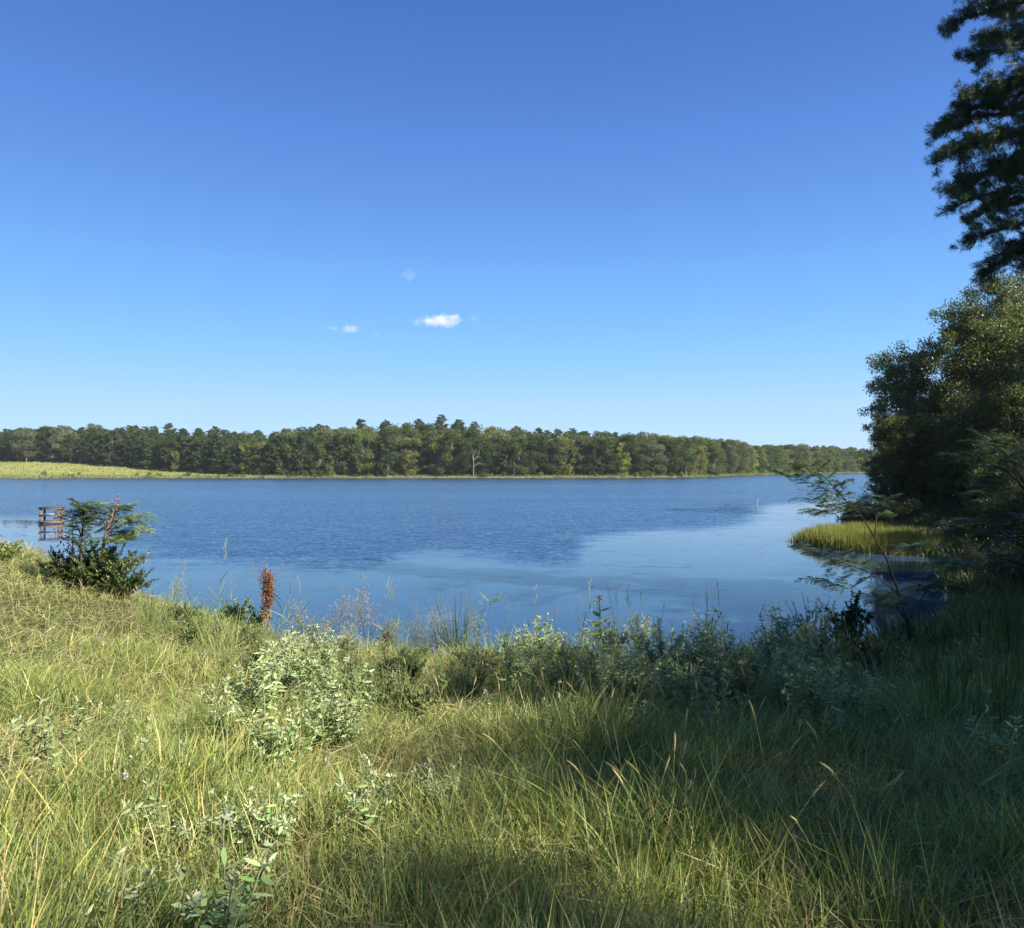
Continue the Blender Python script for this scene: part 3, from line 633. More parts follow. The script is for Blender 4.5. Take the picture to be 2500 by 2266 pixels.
# ------------------------------------------------------------------ marsh grass and bank grass
def area_pts(n, x0, x1, y0, y1, smin, smax=99):
    x = rng.uniform(x0, x1, n); y = rng.uniform(y0, y1, n); s = sdist(NEAR, x, y); k = (s > smin) & (s < smax); return x[k], y[k]
x, y = area_pts(56000, 14.2, 21.6, 33, 44, -.7); s = sdist(NEAR, x, y); k = rng.random(len(x)) < np.clip(.55+s*1.3, .04, 1); x = x[k]; y = y[k]
k = rng.random(len(x)) < np.clip(1.3-(x-18.5)*.45, .1, 1); x = x[k]; y = y[k]
o = blade_field('marsh_grass', x, y, rng.uniform(.35, .95, len(x))*(1+.25*wob(x, y, 1.4, 8)), .022, [(.17, .20, .045), (.27, .24, .08), (.11, .14, .035)], [5, 3, 3], spread=.14, droop=.12, prof=(.8, 1, .6, .1)); tag(o, kind='stuff')
x, y = area_pts(90000, 7, 44, 13, 62, .0); k = rng.random(len(x)) < np.clip(24/y, .3, 1); x = x[k]; y = y[k]; k = x/y < .85; x = x[k]; y = y[k]
o = blade_field('bank_grass', x, y, rng.uniform(.3, .8, len(x)), .02+.0009*y, [(.07, .10, .03), (.13, .12, .05), (.05, .075, .025)], [5, 2, 4], spread=.3, droop=.4); tag(o, kind='stuff')

# ------------------------------------------------------------------ the foreground sward
def view_pts(n, y0, y1, pw, umax=.9):
    y = (y0**(2-pw)+(y1**(2-pw)-y0**(2-pw))*rng.random(n))**(1/(2-pw)) if pw != 2 else y0*(y1/y0)**rng.random(n)
    u = rng.uniform(-.82, umax, n); x = u*y+rng.normal(0, .3, n); s = sdist(NEAR, x, y); k = (s > -.1) & (y > .9) & ~((x > 8) & (y > 20)); return x[k], y[k], s[k]
def sward(n, y0, y1, pw, name):
    x, y, s = view_pts(n, y0, y1, pw); n = len(x)
    green = sm(-.4, .5, wob(x, y, .9, 4)+.5*sm(5, 3, y)-.25*sm(7, 12, y)); straw = sm(.1, .9, wob(x, y, 1.3, 9)+.35*sm(-1, 1, x)*sm(3, 1.5, x))
    hi = sm(-.6, .9, wob(x, y, 2.1, 6))
    H = rng.gamma(6, 1/6, n)*(.19+.19*hi)*(.8+.4*green)*(.8+.2*sm(3, 6, y))*np.where(x > 4, 1.15, 1)*(1+.75*sm(3.2, .3, s)*(.6+.6*sm(-.6, .6, wob(x, y, 2.6, 13))))
    Wd = rng.uniform(.003, .0075, n)*(1+.045*y)*(.75+.5*green)
    # lean: the turf is laid over to the right on the left half, tufts lean apart
    lx = .42*wob(x, y, 1.5, 11)+.28*sm(3, 6, y)*(1-green*.5); ly = .4*wob(x, y, 1.2, 15)
    spd = .32+.4*(1-green)
    D = unit(np.stack([lx+rng.normal(0, 1, n)*spd, ly+rng.normal(0, 1, n)*spd, np.ones(n)], 1))
    az = np.arctan2(D[:, 1], D[:, 0])+rng.normal(0, .7, n); dr = rng.uniform(.1, .95, n)*(1.15-.5*green)
    B = np.stack([np.cos(az)*dr, np.sin(az)*dr, -dr*.75], 1)*H[:, None]
    sa = az+1.57+rng.normal(0, .5, n); side = np.stack([np.cos(sa), np.sin(sa), rng.normal(0, .3, n)], 1)
    cg = np.array([(.155, .24, .075), (.24, .31, .105), (.09, .16, .055), (.31, .35, .14)]); cs = np.array([(.44, .39, .19), (.33, .33, .12), (.50, .47, .28)])
    isS = rng.random(n) < (.09+.24*straw); c = np.where(isS[:, None], cs[rng.integers(3, size=n)], cg[rng.integers(4, size=n)])
    c = c*np.array([1.46, 1.38, 1.2])*(1+.22*rng.normal(0, 1, (n, 1)))*(1+rng.normal(0, .04, (n, 3))); c = np.clip(c, .01, .8)
    warm = (.5+.5*wob(x, y, .5, 21))[:, None]; c = c*(1+warm*np.array([.14, .04, -.08]))
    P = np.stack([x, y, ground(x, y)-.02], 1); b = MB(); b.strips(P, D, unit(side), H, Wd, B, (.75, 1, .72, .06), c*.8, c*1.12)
    o = b.build(name, M_grass); tag(o, kind='stuff')
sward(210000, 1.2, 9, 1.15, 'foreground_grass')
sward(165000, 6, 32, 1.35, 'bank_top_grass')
# small broadleaf weeds creeping through the turf
x, y, s = view_pts(26000, 1.5, 18, 1.2); k = wob(x, y, 2.4, 31)+rng.normal(0, .35, len(x)) > .25; x = x[k]; y = y[k]; n = len(x)
P = np.stack([x, y, ground(x, y)+rng.uniform(.04, .26, n)], 1); P = np.repeat(P, 4, 0)+rng.normal(0, .02, (n*4, 3)); D = rdir(n*4, .3, .6); b = MB()
b.leaves(P, D, unit(np.cross(D, [0, 0, 1.])+rng.normal(0, .3, D.shape)), rng.uniform(.018, .045, n*4), .017, pick([(.13, .2, .06), (.2, .27, .09), (.08, .13, .04)], [3, 2, 2], n*4))
tag(b.build('turf_weeds', M_leaf), kind='stuff')
# fine dead thatch in between
x, y, s = view_pts(110000, 1.3, 22, 1.2); n = len(x)
P = np.stack([x, y, ground(x, y)+rng.uniform(0, .22, n)], 1); D = rdir(n, .25, .5); b = MB()
b.strips(P, D, perp(D), rng.uniform(.08, .28, n), rng.uniform(.002, .005, n)*(1+.04*y), rdir(n)*.04, (.8, 1, .2), pick([(.44, .38, .2), (.26, .22, .11), (.24, .27, .1)], [4, 2, 3], n))
tag(b.build('dry_thatch', M_dry), kind='stuff')

for K in list(PN.values())+list(BD.values())+[K1, K2, K3, MP, US, SF]: K.prune()

# ------------------------------------------------------------------ foreground plants
def lance(c, P, D, side, L, W_, B, col):
    c.strips(P, D, side, L, W_, B, (.25, .85, 1, .7, .06), col)
def woolly(H, nb, seed, dense=1.):
    """silvery woolly-leaved herb: forked stems, lance leaves along them, pale crowded tips"""
    r = empty('woolly_herb'); b = MB(); c = MB(); t_ = MB(); sc = (.30, .30, .17)
    lean = rng.normal(0, .12, 2); main = [np.array([0, 0, -.03]), np.array([lean[0]*.3*H, lean[1]*.3*H, H*.3]), np.array([lean[0]*H*.6, lean[1]*H*.6, H*.55])]
    b.tube(main, [.007, .006, .005], sc, 5); tips = []
    for k in range(nb):
        a = k*2.4+rng.normal(0, .3); q = rng.uniform(.25, 1); p0 = main[0]*(1-q)+main[2]*q; l = H*rng.uniform(.35, .6)
        el = rng.uniform(.75, 1.25); d = np.array([math.cos(a)*math.cos(el), math.sin(a)*math.cos(el), math.sin(el)])
        p2 = p0+d*l+np.array([0, 0, .12*l]); p1 = (p0+p2)/2-np.array([0, 0, .04*l]); b.tube([p0, p1, p2], [.0045, .0035, .0025], sc, 4); tips.append((p0, p1, p2))
    tips.append((main[1], main[2]*.7+main[1]*.3, np.array([lean[0]*H, lean[1]*H, H])))
    b.tube(tips[-1], [.005, .004, .003], sc, 4)
    for p0, p1, p2 in tips:
        n = int(19*dense*(.5+H)); t = np.sort(rng.uniform(.12, 1, n)); P = (p0*((1-t)**2)[:, None]+2*p1*(t*(1-t))[:, None]+p2*(t*t)[:, None])
        a = np.arange(n)*2.4+rng.uniform(0, 6); el = rng.normal(.25, .3, n); D = np.stack([np.cos(a)*np.cos(el), np.sin(a)*np.cos(el), np.sin(el)], 1)
        side = unit(np.cross(D, np.array([0, 0, 1.]))+rng.normal(0, .4, (n, 3))); L = rng.uniform(.04, .1, n)*(1.15-.45*t)
        lance(c, P, D, side, L, L*rng.uniform(.24, .34, n), np.stack([0*a, 0*a, -.35*L*rng.uniform(.2, 1.6, n)], 1), pick([(.25, .33, .13), (.34, .40, .2), (.17, .25, .09)], [4, 3, 3], n, .16))
        m = 9; D = rdir(m, .7); P = np.tile(p2, (m, 1))+rng.normal(0, .006, (m, 3)); lance(t_, P, D, perp(D), rng.uniform(.018, .042, m), .011, D*0, pick([(.42, .45, .28), (.34, .39, .22)], [1, 1], m, .1))
    b.build('stem', M_weed, r); c.build('leaves', M_weed, r); t_.build('tip_leaves', M_weed, r); return r
WK = Kit([woolly(.55, 5, 1), woolly(.7, 8, 2, 1.2), woolly(.45, 3, 3), woolly(.8, 10, 4, 1.3), woolly(.6, 6, 5)])
singles = [(98, 1410, .5, 0, 1.05, 'tall leaning silvery herb standing alone in the green grass near the left edge'),
    (232, 1722, .42, 2, 1.0, 'small silvery herb low in the bottom left corner area'), (452, 1690, .5, 4, 1.0, 'silvery herb with long forked stems at the bottom, left of centre'),
    (412, 1572, .42, 2, .9, 'thin silvery herb above the forked one, left of centre'), (534, 1415, .5, 4, 1.05, 'broad leaved silvery herb just below the large silvery clump'),
    (445, 1385, .42, 0, .9, 'silvery herb at the left of the large silvery clump'), (1062, 1230, .9, 3, 1.15, 'pale sunlit silvery herb at the water side, tallest of its clump'),
    (1240, 1400, .42, 0, .85, 'bright silvery herb tip against the dark hollow right of centre'), (1392, 1365, .45, 2, .95, 'silvery herb in dappled shade with two pale tips'),
    (1955, 1408, .5, 4, 1.0, 'large leaved grey herb in deep shade at the right edge'), (690, 1532, .35, 0, .75, 'short silvery herb in the trodden grass below the large clump'),
    (355, 1470, .4, 2, .8, 'faint silvery herb between the left edge herb and the clump'), (870, 1530, .3, 0, .6, 'tiny silvery herb beside bent stalks near the bottom centre'),
    (1900, 1272, .6, 1, .95, 'grey herb in shade before the tall green stems at the right'), (1105, 1375, .45, 4, .9, 'sunlit silvery herb at the foot of the pale waterside clump'),
    (160, 1390, .38, 0, .7, 'thin silvery herb just right of the left edge one')]
for xd, yd, h, i, sc, lab in singles: WK.put(spot(xd, yd, h), rng.uniform(0, 6), sc*SC[0]*1.15, lab, None, 'woolly herb', i)
def clump(cx, cy, rx, n, h, sc, i, lab, grp):
    for k in range(n):
        xd = cx+rng.uniform(-rx, rx); x, y, z = spot(xd, cy+rng.uniform(-14, 24)+abs(xd-cx)/rx*22, h*rng.uniform(.8, 1.15)); y += rng.uniform(-.6, .6)
        WK.put((x, y, gz(x, y)), rng.uniform(0, 6), SC[0]*sc*rng.uniform(.8, 1.15), lab, grp, 'woolly herb', i[k % len(i)])
clump(612, 1250, 70, 11, .85, 1.05, (3, 1), 'silvery herb of the large clump left of the centre', 'silvery herbs of the large left clump')
for k in range(16):
    WK.put(spot(rng.uniform(30, 1000), rng.uniform(1330, 1600), .5, 3.4), rng.uniform(0, 6), SC[0]*rng.uniform(.7, 1.), 'upright silvery herb scattered singly in the open sunlit turf', 'silvery herbs scattered in the turf', 'woolly herb', (0, 2)[k % 2])
clump(655, 1330, 60, 8, .6, .9, (1, 4), 'silvery herb at the lower edge of the large left clump', 'silvery herbs below the large left clump')
clump(1085, 1235, 85, 24, .75, 1.0, (3, 1, 4), 'pale silvery herb of the sunlit clump at the water in the centre', 'silvery herbs of the central clump')
clump(1300, 1245, 120, 20, .8, 1.05, (3, 1), 'silvery herb of the half shaded row along the water right of centre', 'silvery herbs of the half shaded row')
clump(1500, 1225, 130, 20, .9, 1.15, (3, 1), 'dull green herb of the shaded row under the thin grass stems', 'herbs of the shaded row')
clump(1500, 1310, 150, 9, .6, .95, (1, 4), 'silvery herb catching spots of sun below the shaded row', 'silvery herbs in spots of sun')
clump(1660, 1300, 90, 6, .6, .9, (1, 4), 'grey herb in deep shade right of the sun spots', 'grey herbs in deep shade')

# nodding foxtail grass: thin stalk and furry head
def foxtail(H, lean, hl, col):
    r = empty('foxtail'); b = MB(); c = MB(); t = np.linspace(0, 1, 7); az = rng.uniform(0, 6.28)
    L = np.array([math.cos(az), math.sin(az), 0])*lean; pts = [np.array([0, 0, -.02])+np.array([0, 0, H])*q*(1-.25*lean*q)+L*H*q**1.8 for q in t]
    b.tube(pts, np.linspace(.0022, .0014, 7), (.28, .30, .11), 4)
    for k in range(3):
        q = rng.uniform(.05, .5); p = np.array([0, 0, H*q]); D = unit(np.array([[rng.normal(), rng.normal(), 1.5]])); b.strips(p[None], D, perp(D), H*.45, .006, np.array([[D[0, 0], D[0, 1], -.6]])*H*.2, (.6, 1, .7, .05), np.array([(.17, .24, .06)]))
    d = unit(pts[-1]-pts[-2]); hp = [pts[-1]+d*hl*q+L*hl*q*q*.35-np.array([0, 0, .22*hl*q*q*lean]) for q in np.linspace(0, 1, 6)]
    c.tube(hp, [.002, .0056, .0064, .0062, .005, .0018], col, 6); n = 150
    q = rng.uniform(0, 1, n); P = np.array([hp[0]]) + (np.array(hp)[(q*4.99).astype(int)]-hp[0]) + (np.diff(np.array(hp), axis=0)[(q*4.99).astype(int)])*((q*4.99) % 1)[:, None]
    D = unit(d*.9+rdir(n)*.8); c.strips(P, D, perp(D), rng.uniform(.008, .016, n), .0013, D*0, (1, .2), jcol(np.array(col)*1.25, n, .15))
    b.build('stalk', M_dry, r); c.build('seed_head', M_dry, r); return r
tan = [(.29, .24, .11), (.24, .24, .10), (.33, .27, .13), (.22, .19, .09)]
FK = Kit([foxtail(rng.uniform(.6, .8), rng.uniform(.1, .5), rng.uniform(.065, .105), tan[i % 4]) for i in range(9)])
def fox(x0, x1, y0, y1, n, lab, grp, h=.6, sc=(.85, 1.1), K=None):
    for k in range(n): (K or FK).put(spot(rng.uniform(x0, x1), rng.uniform(y0, y1), h, 3.4), rng.uniform(0, 6.28), SC[0]*rng.uniform(*sc), lab, grp, 'foxtail')
fox(760, 1150, 1250, 1520, 28, 'tan foxtail grass head in the sunlit turf of the centre', 'foxtails in the sunlit centre')
fox(1130, 1460, 1270, 1540, 60, 'tan foxtail grass head at the border of the shade right of centre', 'foxtails at the border of the shade')
fox(1450, 2000, 1300, 1560, 28, 'dull foxtail grass head in the shade at the right', 'foxtails in the shade')
fox(40, 700, 1180, 1330, 30, 'pale foxtail grass head in the bright turf of the left bank', 'foxtails on the left bank')
fox(980, 1560, 1190, 1260, 16, 'upright foxtail grass head standing against the blue water', 'foxtails against the water', .9, (1.1, 1.4))

# tall single stalks against the water
def stalk(H, kind):
    r = empty('seed_stalk'); b = MB(); c = MB(); lx = rng.normal(0, .1, 2); top = np.array([lx[0]*H, lx[1]*H, H])
    q = np.linspace(0, 1, 6); pts = [np.array([top[0]*a*a, top[1]*a*a, H*a-.02]) for a in q]; b.tube(pts, np.linspace(.0045, .002, 6), (.16, .2, .07), 4)
    n = 6; D = unit(np.stack([rng.normal(0, .5, n), rng.normal(0, .5, n), np.ones(n)], 1)); t = rng.uniform(0, .6, n); P = np.stack([top[0]*t*t, top[1]*t*t, H*t], 1)
    b.strips(P, D, perp(D), rng.uniform(.25, .45, n), .011, np.stack([D[:, 0], D[:, 1], -.8*np.ones(n)], 1)*.22, (.7, 1, .7, .05), pick([(.13, .18, .05), (.2, .24, .08)], [1, 1], n))
    if kind == 'spike':
        n = 60; t = rng.uniform(.8, 1, n); P = np.stack([top[0]*t*t, top[1]*t*t, H*t], 1); D = unit(rdir(n)*.35+[0, 0, 1]); c.leaves(P, D, perp(D), rng.uniform(.02, .035, n), .006, jcol((.3, .28, .14), n)); c.tube([pts[-2]*.9+pts[-1]*.1, pts[-1]], [.004, .002], (.2, .16, .09), 4)
    elif kind == 'fork':
        for k in range(6):
            a = rng.uniform(0, 6.28); p = top*(.8+.035*k); e = p+np.array([math.cos(a)*.05, math.sin(a)*.05, .12]); c.tube([p, (p+e)/2+[0, 0, .01], e], [.002, .003, .001], (.32, .33, .17), 4)
    else:
        for k in range(26):
            a = k*2.4; z = .55+.45*k/26; l = .16*(1.15-z)+.03; p = np.array([top[0]*z*z, top[1]*z*z, H*z]); e = p+np.array([math.cos(a)*l, math.sin(a)*l, l*.8]); c.tube([p, e], [.0012, .0008], (.24, .22, .13), 3)
            m = 5; tt = rng.uniform(.3, 1, m); D = rdir(m, .5); c.leaves(p+(e-p)*tt[:, None], D, perp(D), .012, .004, jcol((.3, .24, .15), m))
    b.build('stalk', M_dry, r); c.build('seed_head', M_dry, r); return r
SK = {k: Kit([stalk(1.3, k) for _ in range(4 if k != 'plume' else 3)]) for k in ('spike', 'fork', 'plume')}
for xd, yd, h, k, lab in ((378, 1078, 1.1, 'fork', 'tall forked grass stalk over the water right of the left bush'), (428, 1068, 1.35, 'fork', 'tallest forked grass stalk, leaning, left of centre over the water'), (480, 1105, 1.2, 'spike', 'grass stalk with slim spike between the forked stalk and the rusty dock'),
        (512, 1120, 1.1, 'fork', 'grass stalk just left of the rusty dock'), (555, 1105, 1.2, 'spike', 'tall green grass stalk touching the right of the rusty dock'), (566, 1140, 1.0, 'spike', 'thin grass stalk right of the rusty dock'),
        (340, 1100, 1.0, 'plume', 'pale feathery stalk at the bank right of the left bush'), (455, 1130, 1.0, 'plume', 'feathery grass stalk over the left bank edge'), (605, 1160, .9, 'plume', 'feathery stalk right of the rusty dock by the water'),
        (1215, 1150, 1.25, 'plume', 'tall airy grass plume right of the milkweed'), (1238, 1185, 1.1, 'plume', 'shorter airy grass plume right of the milkweed'), (1392, 1160, 1.2, 'spike', 'dark thin spike stalk over the water right of centre'),
        (1422, 1150, 1.25, 'spike', 'pale straight stalk over the water right of centre'), (1370, 1180, 1.0, 'plume', 'small airy plume left of the dark spike'), (1300, 1215, .95, 'spike', 'leaning spike stalk between milkweed and dark spike'),
        (1478, 1185, 1.0, 'spike', 'short dark spike stalk left of the shaded shrub'), (1525, 1190, 1.05, 'plume', 'tan plume stalk left of the willow leaved shrub'), (1500, 1195, 1.0, 'spike', 'dark leaning stalk beside the tan plume'),
        (200, 1215, .9, 'spike', 'pale bent grass stalk before the left bush'), (110, 1175, .9, 'spike', 'grass stalk before the left bush, left side'), (300, 1175, 1.0, 'spike', 'long pale grass stalk right of the left bush foliage'),
        (1155, 1130, .9, 'fork', 'thin stalk behind the milkweed'), (345, 1395, .8, 'spike', 'dark curved grass stalk in the left turf'), (735, 1545, .7, 'spike', 'bent dark stalk in the bottom centre turf'), (602, 1325, .9, 'spike', 'dark upright stalk rising from the large silvery clump')):
    SK[k].put(spot(xd, yd, h), rng.uniform(0, 6), SC[0]*h/1.3, lab, None, 'grass stalk')

for k in range(34):
    kk = ('spike', 'fork', 'plume')[k % 3]; SK[kk].put(spot(rng.uniform(310, 1560), rng.uniform(1125, 1215), rng.uniform(.8, 1.1), 7), rng.uniform(0, 6), SC[0]*rng.uniform(.6, .85), 'thin grass stalk in the ragged fringe along the water', 'stalks of the water side fringe', 'grass stalk')
def rush(H, n, rad, col, w=.008, spread=.07):
    r = empty('rush_clump'); b = MB(); a = rng.uniform(0, 6.28, n); rr = rad*np.sqrt(rng.random(n)); P = np.stack([rr*np.cos(a), rr*np.sin(a), -.03*np.ones(n)], 1)
    D = unit(np.stack([rng.normal(0, spread, n)+P[:, 0]*.15/rad*.5, rng.normal(0, spread, n)+P[:, 1]*.15/rad*.5, np.ones(n)], 1)); B = np.stack([D[:, 0], D[:, 1], D[:, 2]*0-.05], 1)*.35*H
    sd_ = rng.uniform(0, 6.28, n); b.strips(P, D, np.stack([np.cos(sd_), np.sin(sd_), 0*sd_], 1), H*rng.uniform(.5, 1.05, n), w, B, (1, 1, .9, .6, .1), jcol(col, n, .25))
    b.build('blades', M_grass, r); return r
x, y, z = spot(902, 1165, 1.15); o = rush(1.25, 75, .16, (.12, .17, .055)); o.location = (x, y, z); o.scale = (SC[0]*1.2, SC[0]*1.2, SC[0]); tag(o, 'dense clump of thin upright green rushes at the water left of centre', 'rush clump')
RK = Kit([rush(1.5, 46, .22, (.10, .14, .04), .014, .06), rush(1.3, 40, .2, (.12, .15, .045), .013, .08)])
for xd, yd, h in ((1975, 1120, 1.5), (2010, 1105, 1.5), (1940, 1150, 1.3), (1910, 1185, 1.2), (1990, 1180, 1.3), (1860, 1225, 1.1), (1830, 1205, 1.0), (2030, 1150, 1.4), (1955, 1215, 1.2)):
    RK.put(spot(xd, yd, h), rng.uniform(0, 6), SC[0]*h/1.4, 'tall dark green reed tuft in the shade at the right edge', 'reed tufts at the right edge', 'reed tuft')

# milkweed: opposite broad leaves, reddish top
def milkweed(H, n, red):
    r = empty('milkweed'); b = MB(); c = MB(); b.tube([(0, 0, -.03), (.01, 0, H*.5), (0, .01, H)], [.007, .006, .004], (.14, .18, .07), 6)
    for k in range(n):
        z = H*(.35+.62*k/n); a = k*1.57+.35
        for s_ in (0, math.pi):
            d = np.array([[math.cos(a+s_), math.sin(a+s_), .55]]); d = unit(d); sd_ = np.array([[-math.sin(a+s_), math.cos(a+s_), 0]]); l = .17*(1-.45*k/n)
            c.strips(np.array([[0, 0, z]]), d, sd_, l, l*.42, np.array([[0, 0, -.55*l]]), (.2, .75, 1, .95, .6, .08), jcol((.17, .25, .09), 1, .1))
    b.build('stem', M_leaf, r); c.build('leaves', M_leaf, r)
    if red:
        t = MB(); m = 10; D = rdir(m, 1.2); t.strips(np.tile([[0, 0, H]], (m, 1))+0., D, perp(D), .05, .016, D*0, (.4, 1, .6, .1), jcol((.30, .12, .05), m)); t.build('red_bud_leaves', M_leaf, r)
    return r
o = milkweed(.95, 8, True); o.location = spot(1180, 1182, .97); o.scale = (SC[0]*1.9, SC[0]*1.9, SC[0]*1.05); tag(o, 'broad leaved milkweed with reddish top standing against the water', 'milkweed')
o = milkweed(.7, 4, False); o.location = spot(993, 1255, .7); o.scale = (SC[0]*1.2,)*3; o.rotation_euler.z = 1; tag(o, 'small milkweed with few broad leaves left of the pale clump', 'milkweed')

# rusty curly dock
def dock():
    r = empty('curly_dock', spot(527, 1130, 1.1)); r.scale = (SC[0]*1.1, SC[0]*1.1, SC[0]); b = MB(); c = MB(); b.tube([(0, 0, -.03), (.02, 0, .6), (-.03, 0, 1.05)], [.008, .007, .004], (.24, .12, .06), 5)
    for k in range(9):
        z = .6+.5*k/9; a = rng.uniform(0, 6.28); e = np.array([math.cos(a)*.06-.03*(z-.6), math.sin(a)*.06, z+.1]); p = np.array([.01, 0, z-.06]); b.tube([p, e], [.003, .002], (.25, .12, .05), 3)
        m = 240; t = rng.uniform(0, 1.1, m); D = rdir(m, 0); c.leaves(p+(e-p)*t[:, None]+rng.normal(0, .042, (m, 3)), D, perp(D), .022, .02, pick([(.24, .105, .04), (.31, .15, .065), (.16, .07, .03)], [3, 2, 2], m))
    b.build('stem', M_dry, r); c.build('rusty_seed_heads', M_dry, r); tag(r, 'rusty brown curly dock seed head standing against the water', 'dock plant')
    r = empty('dry_seed_spike', spot(524, 1185, .75)); r.scale = (SC[0],)*3; b = MB(); c = MB()
    for k in range(6):
        e = np.array([rng.normal(0, .08), rng.normal(0, .08), rng.uniform(.55, .75)]); b.tube([(0, 0, -.02), e*.5, e], [.004, .003, .002], (.3, .22, .12), 3); m = 110; t = rng.uniform(.25, 1, m); D = rdir(m)
        c.leaves(e*t[:, None]+rng.normal(0, .02, (m, 3)), D, perp(D), .018, .014, pick([(.5, .4, .24), (.4, .3, .18)], [1, 1], m))
    b.build('stems', M_dry, r); c.build('seeds', M_dry, r); tag(r, 'buff dry seed spikes just below the rusty dock', 'dry weed')
dock()

# leafy shrubs
def leafy(H, Wd, nst, nl, L, Wl, cols, p, name='leafy_shrub', erect=.6, mat=None, droop=.4):
    r = empty(name); b = MB(); c = MB()
    for s_ in range(nst):
        a = s_*2.4+rng.normal(0, .4); sp = rng.uniform(.1, 1)**.7*Wd*.5; e = np.array([math.cos(a)*sp, math.sin(a)*sp, H*rng.uniform(.55, 1)*(1-.3*sp/(Wd*.5))]); m_ = e*np.array([.35, .35, .55])
        q = lambda t: (m_*(2*t*(1-t))[..., None]+e*(t*t)[..., None]) if isinstance(t, np.ndarray) else m_*2*t*(1-t)+e*t*t
        b.tube([q(t) for t in (0, .25, .5, .75, 1.)], [.008, .007, .005, .004, .002], (.14, .11, .07), 4)
        starts = [(q, 1.)]
        for k in range(3):
            t0 = rng.uniform(.35, .8); p0 = q(t0); dd = unit(rng.normal(0, 1, 3)+np.array([0, 0, .6]))*H*.22; b.tube([p0, p0+dd], [.004, .002], (.14, .11, .07), 3)
            starts.append(((lambda p0, dd: lambda t: p0+dd*t[:, None])(p0, dd), .5))
        for fq, wgt in starts:
            n = max(5, int(nl*wgt/nst)); t = rng.uniform(.15, 1, n); P = fq(t); D = rdir(n, erect*.5); side = unit(np.cross(D, rng.normal(0, .3, (n, 3))+[0, 0, 1]))
            ll = L*rng.uniform(.6, 1.2, n); c.strips(P, D, side, ll, ll*Wl, np.stack([0*t, 0*t, -droop*ll], 1), (.2, .9, 1, .6, .06), pick(cols, p, n))
    b.build('stems', M_bark, r); c.build('leaves', mat or M_leaf, r); return r
# mixed herbs and grass tufts that hide the water's edge
BK = Kit([leafy(.75, .7, 12, 700, .05, .35, [(.14, .19, .06), (.2, .25, .09), (.09, .13, .04)], [3, 2, 2], 'bank_herb'), leafy(.6, .8, 14, 800, .04, .4, [(.18, .2, .07), (.1, .15, .05)], [1, 1], 'bank_herb'), leafy(.85, .5, 9, 500, .06, .22, [(.16, .2, .08), (.24, .25, .12)], [1, 1], 'bank_herb')])
TK = Kit([rush(.85, 60, .22, (.14, .2, .065), .009, .3), rush(.95, 60, .2, (.22, .26, .09), .008, .34)])
for k in range(120):
    xd = rng.uniform(280, 1760); x, y, z = spot(xd, 1275+rng.uniform(-45, 40) if xd > 620 else 1150+(xd-300)*.3+rng.uniform(0, 40), .6, 6)
    far = rng.random() < .6; K = BK if rng.random() < .55 else TK
    K.put((x, y, z), rng.uniform(0, 6), rng.uniform(.55, 1.05), 'green leafy herb mixed into the grass at the water side' if K is BK else 'tuft of taller grass at the water side', 'herbs along the water side' if K is BK else 'grass tufts along the water side', 'herb' if K is BK else 'grass tuft')

for k in range(90):
    xd = rng.uniform(10, 1950); yd = rng.uniform(1180+.09*max(0, xd-300), 1760); x, y, z = spot(xd, yd, .42)
    if y < 2.2: continue
    TK.put((x, y, z), rng.uniform(0, 6), rng.uniform(.42, .7), 'darker tuft of longer blades standing in the open turf', 'long bladed tufts in the turf', 'grass tuft')
# airy dried weeds at the water
def airy(H, nb, leafc, seedc, name='dried_weed'):
    r = empty(name); b = MB(); c = MB()
    for s_ in range(nb):
        a = rng.uniform(0, 6.28); top = np.array([math.cos(a)*.18*H*rng.random(), math.sin(a)*.18*H*rng.random(), H*rng.uniform(.7, 1)]); b.tube([(0, 0, -.03), top*.5, top], [.004, .003, .0015], leafc, 3)
        for k in range(9):
            q = .4+.6*k/9; p = top*q; a2 = k*2.4; l = .16*(1.35-q); e = p+np.array([math.cos(a2)*l, math.sin(a2)*l, l*1.0]); b.tube([p, e], [.0018, .001], leafc, 3)
            m = 12; D = rdir(m, .8); c.leaves(e+rng.normal(0, .014, (m, 3)), D, perp(D), .016, .007, jcol(seedc, m))
            m = 7; t = rng.uniform(0, 1, m); D = rdir(m, .3); c.leaves(p+(e-p)*t[:, None], D, perp(D), .024, .004, jcol((.16, .2, .09), m))
    b.build('stems', M_dry, r); c.build('seed_clusters', M_dry, r); return r
AK = Kit([airy(1.1, 5, (.2, .19, .1), (.3, .22, .15)), airy(.95, 6, (.2, .24, .12), (.36, .34, .22)), airy(.8, 5, (.22, .22, .12), (.3, .26, .2))])
for xd, yd, h, i, lab in ((695, 1140, 1.1, 0, 'tallest airy brown weed over the water left of the rushes'), (662, 1165, .95, 0, 'airy brown weed left of the tallest one'), (730, 1165, .95, 0, 'airy brown weed right of the tallest one'), (640, 1185, .8, 2, 'thin grey weed between dock and airy brown weeds'),
        (770, 1215, .6, 2, 'low brown weed left of the rushes at the waterline'), (822, 1210, .75, 1, 'pale airy weed left of the rushes'), (868, 1190, .9, 1, 'pale airy weed at the left foot of the rushes'), (940, 1170, 1.0, 1, 'pale airy weed at the right foot of the rushes'),
        (590, 1165, .9, 1, 'greenish airy weed right of the dock'), (345, 1105, .9, 1, 'pale airy weed left of the tallest forked stalk')):
    AK.put(spot(xd, yd, h), rng.uniform(0, 6), SC[0]*h/1.02, lab, None, 'dried weed', i)

